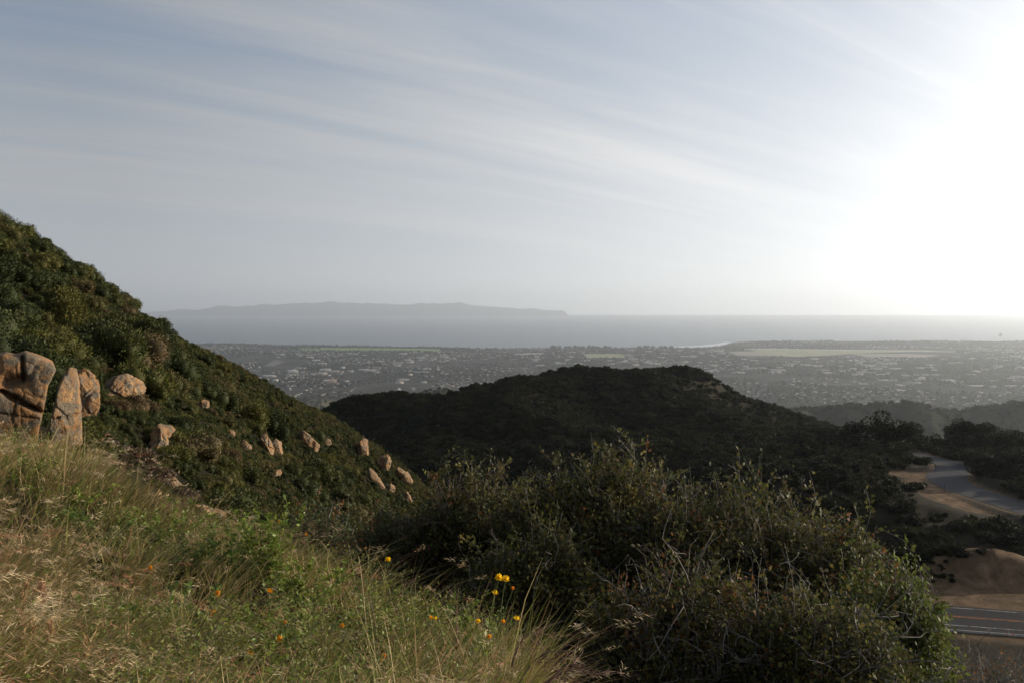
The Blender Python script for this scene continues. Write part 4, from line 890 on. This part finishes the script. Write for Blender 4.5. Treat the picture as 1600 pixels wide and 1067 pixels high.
bush_px(850, 768, 9.8, 0.7, 0.7, 1.0, 'scrub oak bush filling the gap left of the tallest one', 13, 800, 28, 0.046, shoots=20, dead=90)
bush_px(620, 800, 10.5, 0.8, 0.8, 0.95, 'low brownish bush between the grass and the orange rocks', 9, 900, 26, 0.042, greens=[(0.085, 0.085, 0.035), (0.10, 0.08, 0.04), (0.06, 0.075, 0.03)], shoots=14, dead=60, brown=0.15)
bush_px(500, 800, 11.5, 0.8, 0.8, 0.9, 'low grey-green bush at the upper edge of the grass', 10, 900, 26, 0.044, greens=[(0.06, 0.075, 0.03), (0.085, 0.085, 0.035)], shoots=12, dead=40, brown=0.1)
bush_px(1540, 1015, 9.5, 0.75, 0.7, 0.8, 'sparse twiggy bush in the bottom right corner', 11, 300, 14, 0.030, greens=[(0.07, 0.07, 0.035), (0.09, 0.07, 0.04)], shoots=10, dead=150, brown=0.3)
# brown brush behind the grass, below the outcrop
for i, (px, py, s, lab) in enumerate([(185, 735, 0.95, 'purplish brown dry brush under the tall orange boulder'), (245, 760, 0.8, 'brown dry brush right of the grass top'), (150, 712, 0.7, 'wispy dry brush at the foot of the outcrop'), (280, 782, 0.6, 'brown brush above the long low rock ridge')]):
    q = hit(px, py, 5); o = obj('dry_brush', DRYB[i % 2], None, (float(q[0]), float(q[1]), float(q[2]) - 0.05)); o.scale = (s, s, s * 0.75); o.rotation_euler = (0, 0, i * 1.9); tag(o, lab, 'shrub', 'dry brush above the grass slope')

# ------------------------------------------------------------------ grass slope
G_ = (0.150, 0.195, 0.03); Gd = (0.105, 0.150, 0.028)
WEEDS = [(428, 935, 0.72, 0.17, 20, G_, 'tallest leafy green weed left of the flower stems'), (470, 965, 0.42, 0.18, 16, G_, 'bright low leafy weed right below the tallest weed'), (385, 930, 0.48, 0.2, 16, Gd, 'darker leafy weed left of the tallest weed'),
        (640, 940, 0.50, 0.24, 24, Gd, 'wide leafy weed under the single yellow flower'), (590, 935, 0.42, 0.18, 14, G_, 'small leafy weed left of the single yellow flower'), (700, 970, 0.42, 0.2, 16, Gd, 'leafy weed at the dark edge of the bush, right of the single flower'),
        (250, 1010, 0.28, 0.16, 10, Gd, 'low leafy weed among the straw grass at lower left'), (330, 985, 0.26, 0.14, 9, Gd, 'low leafy weed beside the orange flower pair'), (560, 1010, 0.30, 0.16, 10, G_, 'low leafy weed at the bottom below the tall dry stalk'), (720, 1050, 0.30, 0.16, 10, G_, 'low leafy weed at the bottom right corner of the grass'), (520, 930, 0.44, 0.2, 14, Gd, 'dark leafy weed between the tall dry stalk and the tallest weed'), (300, 900, 0.36, 0.2, 12, Gd, 'dark leafy weed above the orange flower pair'), (660, 1010, 0.34, 0.2, 12, G_, 'bright low weed below the wide leafy weed'), (380, 1030, 0.30, 0.2, 12, G_, 'bright low weed near the bottom, left of the red flower'),
        (150, 850, 0.36, 0.2, 10, Gd, 'dark leafy weed in the middle of the left grass'), (250, 850, 0.34, 0.22, 12, G_, 'yellow-green weed high on the grass slope'), (30, 760, 0.34, 0.25, 12, G_, 'bright weed below the outcrop at the left edge'), (120, 810, 0.32, 0.2, 10, G_, 'yellow-green weed right of the half sunk boulder')]
YB, YO, YR = (0.80, 0.50, 0.015), (0.72, 0.30, 0.015), (0.62, 0.20, 0.02)
FL = [(607, 876, 4.9, .022, (590, 975), 'single bright yellow flower alone on a tall stem in the middle', YB), (780, 903, 4.5, .024, (770, 1000), 'left of the two topmost yellow flowers at the dark bush', YB), (790, 906, 4.46, .024, (772, 1000), 'right of the two topmost yellow flowers at the dark bush', YB),
    (773, 927, 4.5, .019, (760, 1000), 'yellow flower just below the two topmost ones', YB), (802, 919, 4.5, .011, (775, 1000), 'small orange bud flower right below the topmost pair', YR), (786, 971, 4.4, .013, (782, 1030), 'half hidden brownish flower left of the low right flower', YO), (807, 967, 4.45, .019, (806, 1040), 'yellow flower furthest right in the cluster', YB),
    (765, 995, 4.35, .017, (768, 1060), 'lowest orange-yellow flower of the right cluster', YO), (747, 971, 4.6, .016, (740, 1020), 'yellow flower left of the right cluster stems', YB), (673, 965, 4.6, .014, (676, 1020), 'yellow flower left of a pale one in the mid grass', YO), (681, 967, 4.6, .013, (682, 1020), 'pale yellow flower in the mid grass', YB),
    (342, 928, 5.0, .023, (335, 990), 'orange-yellow flower, upper of the pair at left middle', YO), (334, 959, 4.9, .025, (330, 1010), 'orange-yellow flower, lower of the pair at left middle', YO), (421, 924, 5.0, .020, (424, 985), 'orange flower on the tallest leafy weed', YO), (437, 816, 7.0, .022, (437, 870), 'small yellow flower highest up beside the dark gully', YO),
    (438, 999, 4.4, .022, (442, 1050), 'orange-yellow flower right in the lower straw grass', YO), (391, 1021, 4.1, .017, (392, 1060), 'small orange flower in the lower grass near the bottom', YO), (600, 1026, 4.2, .018, (602, 1070), 'orange-red flower near the bottom middle', YR), (535, 978, 4.7, .017, (540, 1040), 'flat orange flower left of the tall dry stalk', YO),
    (478, 835, 7.5, .016, (478, 880), 'tiny orange flower before the grey-green bush', YO), (571, 857, 6.0, .014, (588, 930), 'withered brownish flower on a thin stem above the single flower', (0.35, 0.2, 0.05)), (446, 972, 4.7, .013, (446, 1020), 'small red-orange flower under the tallest weed', YR), (236, 887, 5.6, .016, (240, 940), 'small orange flower in the upper left grass', YO)]
def blades(n, seed, dmin, dmax, base_cols, lmin, lmax, w, lean, droop, poly=GRASS_PX, patchy=None):
    r = np.random.default_rng(seed)
    u_ = r.random(n); D = dmin * (dmax / dmin) ** u_; pxl = np.interp(D, [2, 5, 14], [-500, -350, -150]); px = pxl + (960 - pxl) * r.random(n)
    x = (px - CX) / F * D; z = ground(x, D); pp = px_of(x, D, z); m = inpoly(pp[0], pp[1], poly)
    if patchy is not None: m &= (fbm(x * patchy[0], D * patchy[0], patchy[1], 3) > patchy[2])
    for f_ in FL:           # grass bent aside round the flower stems
        m &= ~((D < f_[2] + 0.1) & (np.abs(pp[0] - f_[0]) < 17) & (pp[1] - 0.42 * lmax * F / D < f_[1] + 24))
    for w_ in WEEDS:        # and thinner in front of the leafy weeds
        m &= ~((np.abs(pp[0] - w_[0]) < 34) & (pp[1] > w_[1] - 12) & (pp[1] < w_[1] + 130) & (r.random(len(m)) < 0.75))
    x, D, z = x[m], D[m], z[m]; n = len(x)
    L_ = r.uniform(lmin, lmax, n) * np.clip(1 + 1.1 * fbm(x * 1.3, D * 1.3, 71, 3), 0.35, 1.8); az = r.normal(0.5, 1.1, n); ln = np.abs(r.normal(lean, 0.18, n)); wd = w * r.uniform(0.6, 1.4, n) * np.interp(D, [3, 12], [1, 1.9])
    h = np.c_[np.cos(az), np.sin(az), 0 * az]; side = np.c_[-np.sin(az + 0.6), np.cos(az + 0.6), 0 * az]
    b = np.c_[x, D, z - 0.02]; rings = []
    for t, wf in ((0, 1), (0.4, 0.9), (0.75, 0.6), (1.0, 0.08)):
        c = b + h * (L_ * (ln * t + droop * t ** 2.2))[:, None]; c[:, 2] += L_ * (t * np.sqrt(np.clip(1 - ln ** 2 * 0.6, 0.2, 1)) - droop * 0.55 * t ** 2.6)
        rings.append(c - side * (wd * wf * 0.5)[:, None]); rings.append(c + side * (wd * wf * 0.5)[:, None])
    V_ = np.stack(rings, 1).reshape(-1, 3); o = np.arange(n)[:, None] * 8
    Fc = np.concatenate([np.stack([o[:, 0] + 2 * k, o[:, 0] + 2 * k + 1, o[:, 0] + 2 * k + 3, o[:, 0] + 2 * k + 2], -1) for k in range(3)])
    cols = np.array(base_cols)[r.integers(0, len(base_cols), n)]; hue = (0.5 + fbm(x * 0.8, D * 0.8, 77, 3))[:, None]
    cols = cols * r.uniform(0.65, 1.35, (n, 1)) * (0.75 + 0.5 * hue)
    return V_, Fc, np.repeat(cols, 8, 0), c
def merge(parts):
    V_, F_, T_, o = [], [], [], 0
    for v, f, t in parts: V_.append(v); F_.append(f + o); T_.append(t); o += len(v)
    return np.concatenate(V_), np.concatenate(F_), np.concatenate(T_)
GB = [(0.150, 0.145, 0.030), (0.100, 0.110, 0.024), (0.230, 0.180, 0.055), (0.290, 0.215, 0.090)]
DB = [(0.44, 0.32, 0.14), (0.34, 0.25, 0.11), (0.52, 0.40, 0.20), (0.34, 0.17, 0.085)]
p1 = blades(64000, 41, 2.4, 16, GB, 0.16, 0.40, 0.0068, 0.35, 0.35)
p2 = blades(26000, 42, 2.4, 16, DB, 0.22, 0.48, 0.0030, 0.45, 0.5, patchy=(0.9, 83, -0.25))
p3 = blades(9000, 43, 2.4, 14, [(0.10, 0.14, 0.028), (0.08, 0.115, 0.025)], 0.10, 0.24, 0.014, 0.6, 0.3)
p4 = blades(7000, 46, 2.6, 14, [(0.20, 0.20, 0.04), (0.14, 0.16, 0.03), (0.42, 0.32, 0.14), (0.30, 0.17, 0.08)], 0.40, 0.62, 0.0042, 0.28, 0.22, patchy=(0.8, 85, 0.02))
v, f, t = merge([p1[:3], p2[:3], p3[:3], p4[:3]])
struct(obj('grass', mesh('grass', v, f, M['grass'], t)), 'stuff')['label'] = 'green and straw coloured wild grass on the near slope'
# low leafy ground weeds between the blades
def undergrowth(n, seed):
    r = np.random.default_rng(seed); D = 2.6 * (15 / 2.6) ** r.random(n); px = r.uniform(-150, 900, n); x = (px - CX) / F * D; z = ground(x, D); q = px_of(x, D, z)
    m = inpoly(q[0], q[1], GRASS_PX) & (fbm(x * 0.7, D * 0.7, 87, 3) + np.interp(q[0], [0, 250, 500, 800], [-0.12, 0.0, 0.2, 0.2]) > 0.0)
    for f_ in FL: m &= ~((D < f_[2] + 0.1) & (np.abs(q[0] - f_[0]) < 22) & (q[1] - 0.30 * F / D < f_[1] + 20))
    x, D, z = x[m], D[m], z[m]; n = len(x); k = 80; hh = np.repeat(r.uniform(0.12, 0.34, n) * np.interp(q[0][m], [200, 450], [1.0, 1.45]), k); i = np.repeat(np.arange(n), k)
    t = r.random(n * k) ** 0.7; a = r.uniform(0, 6.28, n * k); rad = r.uniform(0, 0.12, n * k) * (0.4 + t)
    p = np.c_[x[i] + np.cos(a) * rad, D[i] + np.sin(a) * rad, z[i] + hh * t]; d = np.c_[np.cos(a), np.sin(a), r.uniform(-0.2, 1.0, n * k)]
    ln = r.uniform(0.012, 0.030, n * k) * np.interp(p[:, 1], [3, 12], [1, 1.5]); v, f = leaf_quads(p, d, rdir(n * k, r) + [0, 0, 0.8], ln, ln * r.uniform(0.22, 0.45, n * k), 0.1)
    c = np.array([(0.150, 0.185, 0.030), (0.105, 0.150, 0.026), (0.19, 0.185, 0.045), (0.11, 0.10, 0.045)])[r.integers(0, 4, n)][i] * r.uniform(0.65, 1.35, (n * k, 1)); return v, f, np.repeat(c, 4, 0)
v, f, t = undergrowth(2300, 47)
struct(obj('ground_weeds', mesh('ground_weeds', v, f, M['forb'], t)), 'stuff')['label'] = 'low leafy green weeds growing through the grass'
# drooping straw seed heads of the wild oats and brome
tipb = blades(5200, 44, 2.4, 13, [(0.20, 0.17, 0.08), (0.22, 0.13, 0.07)], 0.30, 0.50, 0.0025, 0.45, 0.55, patchy=(1.1, 81, -0.12)); tips = tipb[3]; r = np.random.default_rng(45)
m = 16; n = len(tips); base = np.repeat(tips, m, 0); az = np.repeat(r.normal(0.3, 0.9, n), m) + r.normal(0, 0.22, n * m)
dn = np.c_[np.cos(az), np.sin(az), r.uniform(-0.9, 0.35, n * m)]; base = base - dn * r.uniform(0.0, 0.10, (n * m, 1)) * [1, 1, 0.2] + r.normal(size=(n * m, 3)) * 0.008
ln = r.uniform(0.02, 0.06, n * m); sv_, sf_ = leaf_quads(base, dn, rdir(n * m, r), ln, 0.0017 * r.uniform(0.7, 1.5, n * m) * np.interp(base[:, 1], [3, 12], [1, 1.8]), 0.1)
sc_ = np.array([(0.58, 0.43, 0.24), (0.66, 0.52, 0.33), (0.50, 0.30, 0.17), (0.48, 0.20, 0.12)])[np.repeat(r.choice(4, n, p=[.4, .35, .17, .08]), m)] * r.uniform(0.7, 1.25, (n * m, 1))
v, f, t = merge([tipb[:3], (sv_, sf_, np.repeat(sc_, 4, 0))])
struct(obj('seed_grass', mesh('seed_grass', v, f, M['grass'], t)), 'stuff')['label'] = 'drooping straw coloured seed heads over the near grass'

# ------------------------------------------------------------------ weeds, stalks and flowers in the grass
def weed(px, py, h, wd, n, col, label, seed, flower=False):
    q = hit(px, py, 2); r = np.random.default_rng(seed); b = np.array(q, float); paths = []; lp, ld, ln_ = [], [], []
    for i in range(n):
        e = np.array((r.normal() * wd, r.normal() * wd, h * r.uniform(0.6, 1.0))); p = bend_path((r.normal() * 0.03, r.normal() * .03, -0.02), e, 8, 0.05, r); paths.append((p, np.linspace(0.0035, 0.0015, 8)))
        m = 58; s = r.uniform(0.15, 1, m) * 7; i0 = np.minimum(s.astype(int), 6); fr = (s - i0)[:, None]; lp.append(p[i0] * (1 - fr) + p[i0 + 1] * fr); ld.append(rdir(m, r) * [1, 1, 0.4] + [0, 0, 0.45]); ln_.append(r.uniform(0.024, 0.058, m))
    lp, ld, ln_ = map(np.concatenate, (lp, ld, ln_)); v, f = leaf_quads(lp, ld, rdir(len(lp), r) + [0, 0, 0.7], ln_, ln_ * 0.45, 0.1)
    t = empty('leafy_weed', tuple(b)); obj('foliage', mesh('weed_foliage', v, f, M['forb'], np.repeat(tint_of(len(lp), col, 0.3, r), 4, 0)), t); tv, tf = tubes(paths, 4); obj('stem', mesh('weed_stem', tv, tf, M['stem']), t)
    return tag(t, label, 'weed', 'leafy weeds in the grass')
for i, a in enumerate(WEEDS): weed(*a, 500 + i)
def stalk(px0, py0, px1, py1, D, label, col='drytwig', w=0.004, fork=2, seed=0):
    a = np.array(P(px0, py0, D)); b = np.array(P(px1, py1, D * 0.995)); r = np.random.default_rng(seed); g = g1(a[0], a[1]); a[2] = min(a[2], g + 0.0)
    p = bend_path((0, 0, 0), b - a, 9, 0.03, r); paths = [(p, np.linspace(w, w * 0.4, 9))]
    for _ in range(fork): k = r.integers(4, 8); paths.append((bend_path(p[k], p[k] + (rdir(1, r)[0] * [1, .5, .5] + [0, 0, 0.6]) * r.uniform(0.05, 0.16), 5, 0.1, r), np.linspace(w * 0.5, w * 0.25, 5)))
    v, f = tubes(paths, 5); t = obj('dry_stalk', mesh('dry_stalk', v, f, M[col], None, True), None, tuple(a))
    return tag(t, label, 'stalk', 'dry stalks in the grass')
for i, a in enumerate([(585, 985, 560, 868, 5.0, 'tall bent tan stalk left of the single yellow flower', 'twigtan'), (592, 990, 578, 930, 4.9, 'short reddish stalk at the foot of the tall bent tan stalk', 'drytwig'), (710, 985, 716, 918, 4.8, 'brown forked stalk left of the flower cluster', 'drytwig'),
        (380, 860, 378, 815, 8.0, 'thin green stalk standing against the dark gully', 'stem'), (520, 915, 521, 845, 6.5, 'thin straw stalk before the brown bush', 'twigtan'), (402, 905, 400, 850, 7.0, 'pale stalk beside the tallest weed', 'twigtan'), (100, 1000, 80, 930, 4.0, 'pale feathery stalk at lower left', 'twigtan'), (255, 980, 285, 930, 4.5, 'slanting yellow stalk at lower middle left', 'twigtan'), (243, 1075, 241, 1035, 3.6, 'bright green stem at the bottom edge', 'stem')]):
    if a[6] == 'twigtan' and 'twigtan' not in M: M['twigtan'] = plain('straw_stem', (0.34, 0.27, 0.14), 0.8, 0.3, 6)
    stalk(*a[:6], a[6], 0.0045, 2, 600 + i)
# upright plumes of reddish grass at the lower left corner
def plume(px, py, D, h, label, seed):
    b = np.array(P(px, py, D)); b[2] = g1(b[0], b[1]); r = np.random.default_rng(seed); p = bend_path((0, 0, -0.02), (r.normal() * 0.05, 0, h), 8, 0.03, r)
    t = empty('plume_grass', tuple(b)); tv, tf = tubes([(p, np.linspace(0.003, 0.0015, 8))], 4); obj('stem', mesh('plume_stem', tv, tf, M['stem']), t)
    m = 150; s = r.uniform(0.60, 1.0, m) * 7; i0 = np.minimum(s.astype(int), 6); fr = (s - i0)[:, None]; q = p[i0] * (1 - fr) + p[i0 + 1] * fr + r.normal(size=(m, 3)) * 0.004; d = rdir(m, r) * [0.5, 0.5, 0.3] + [0, 0, 1.0]
    ln = r.uniform(0.02, 0.05, m); v, f = leaf_quads(q, d, rdir(m, r), ln, ln * 0.12, 0.1); obj('seed_head', mesh('plume_head', v, f, M['grass'], np.repeat(tint_of(m, (0.36, 0.19, 0.11) if seed % 2 else (0.42, 0.28, 0.14), 0.35, r), 4, 0)), t)
    return tag(t, label, 'grass plume', 'upright grass plumes at lower left')
for i, (px, top_, D, lab) in enumerate([(24, 918, 4.0, 'tallest pale grass plume near the left edge'), (45, 960, 3.7, 'reddish grass plume just right of the tallest plume'), (60, 972, 3.6, 'second reddish grass plume right of the tallest plume'), (84, 975, 3.6, 'grass plume rightmost of the lower left group'), (20, 978, 3.5, 'short red grass plume at the left edge'), (72, 915, 4.2, 'pale grass plume standing behind the reddish plumes'), (110, 1000, 3.4, 'low tan grass plume right of the red group')]):
    zt = (HY - top_) / F * D; x_ = (px - CX) / F * D; plume(px, top_, D, max(0.2, zt - g1(x_, D)), lab, 800 + i)
# arching reddish dead branches at the bottom, right of the grass
for i, (a, b, D, lab) in enumerate([((830, 1085), (945, 1055), 3.9, 'longest reddish dead branch arching at the bottom edge'), ((815, 1060), (890, 1020), 4.1, 'reddish dead branch arching above the longest one'), ((800, 1040), (842, 990), 4.3, 'thin reddish twig right of the flower cluster'), ((845, 1085), (915, 1042), 3.8, 'reddish dead branch between two arching ones')]):
    A = np.array(P(*a, D)); B = np.array(P(*b, D)); r = np.random.default_rng(700 + i); p = bend_path((0, 0, 0), B - A, 12, 0.02, r); p[:, 2] += 0.06 * np.sin(np.linspace(0, math.pi, 12)); paths = [(p, np.linspace(0.007, 0.002, 12))]
    for k in range(3, 11): paths.append((bend_path(p[k], p[k] + np.array((0.10, 0.0, -0.03)) + r.normal(size=3) * 0.05, 5, 0.1, r), np.linspace(0.003, 0.001, 5)))
    v, f = tubes(paths, 5); tag(obj('dead_branch', mesh('dead_branch', v, f, M['drytwig'], None, True), None, tuple(A)), lab, 'branch', 'dead branches at the bush edge')

def petal_mesh(seed, curl):
    V_ = []; n = 5
    for i in range(n):
        t = i / (n - 1); w = 0.0085 * math.sin(math.pi * (0.12 + 0.80 * t)) ; x = 0.005 + 0.024 * t; z = 0.006 * math.sin(t * 2.2) * (1 - curl) - curl * 0.016 * t * t
        V_ += [(x, -w, z - 0.001), (x, 0, z + 0.0012), (x, w, z - 0.001)]
    Fc = [(3 * i + a, 3 * i + a + 1, 3 * i + 4 + a, 3 * i + 3 + a) for i in range(n - 1) for a in (0, 1)]
    return np.array(V_), np.array(Fc)
YEL = {}
def flower(px, py, D, rad, stem_to, label, col, tilt=0.5, face=-1.2, np_=9, curl=0.2, seed=0):
    """a stem from the ground, a head with a ring of petals round a domed disc"""
    r = np.random.default_rng(900 + seed); hd = np.array(P(px, py, D)); bx = P(*stem_to, D + 0.15); g = g1(bx[0], bx[1]); b = np.array((bx[0], bx[1], min(g, bx[2])))
    t = empty('yellow_wildflower', tuple(b)); p = bend_path((0, 0, 0), hd - b, 9, 0.035, r); v, f = tubes([(p, np.linspace(0.0034, 0.002, 9))], 5); obj('stem', mesh('flower_stem', v, f, M['stem']), t)
    key = tuple(col)
    if key not in YEL: YEL[key] = mesh('petal', *petal_mesh(0, curl), M['petal'], np.tile(np.array(col), (15, 1)), True); 
    th = np.linspace(0, math.pi / 2, 5); ph = np.arange(10) * 0.628
    if 'disc' not in YEL:
        dv_ = np.array([(0.0085 * math.cos(a) * math.cos(q), 0.0085 * math.cos(a) * math.sin(q), 0.006 * math.sin(a)) for a in th for q in ph]); df = np.array([(i * 10 + j, i * 10 + (j + 1) % 10, (i + 1) * 10 + (j + 1) % 10, (i + 1) * 10 + j) for i in range(4) for j in range(10)])
        YEL['disc'] = mesh('disc', dv_, df, plain('flower_disc', (0.30, 0.15, 0.02), 0.9, 0.3, 200), None, True)
    h = obj('flower_head', YEL['disc'], t, tuple(hd - b)); s = rad / 0.029; h.scale = (s, s, s); h.rotation_euler = (tilt, 0, face)
    for k in range(np_):
        q = obj('petal', YEL[key], h); q.rotation_euler = (0, r.uniform(-1.0, -0.3), k * 6.283 / np_ + r.uniform(-.12, .12))
    return tag(t, label, 'flower', 'yellow wildflowers in the grass')
for i, (px, py, D, rad, st, lab, col) in enumerate(FL): flower(px, py, D, rad * 1.1, st, lab, col, 0.5 + 0.5 * ((i * 37) % 10) / 10, -0.6 + ((i * 53) % 10) / 8, 8 + i % 3, seed=i)

# ------------------------------------------------------------------ haze
def haze_box():
    x0, x1, y0, y1, z0, z1 = -45000, 45000, -400, 61000, SEA - 6, 760
    v = [(x, y, z) for x in (x0, x1) for y in (y0, y1) for z in (z0, z1)]
    f = [(0, 1, 3, 2), (4, 6, 7, 5), (0, 4, 5, 1), (2, 3, 7, 6), (0, 2, 6, 4), (1, 5, 7, 3)]
    me = bpy.data.meshes.new('haze'); me.from_pydata(v, [], f)
    m = bpy.data.materials.new('haze_air'); m.use_nodes = True; n = m.node_tree.nodes; n.clear()
    pv = n.new('ShaderNodeVolumePrincipled'); pv.inputs['Color'].default_value = (0.80, 0.89, 1.0, 1); pv.inputs['Density'].default_value = 3.3e-5; pv.inputs['Anisotropy'].default_value = 0.5
    out = n.new('ShaderNodeOutputMaterial'); m.node_tree.links.new(pv.outputs[0], out.inputs['Volume'])
    me.materials.append(m); struct(obj('haze', me), 'stuff')
haze_box()
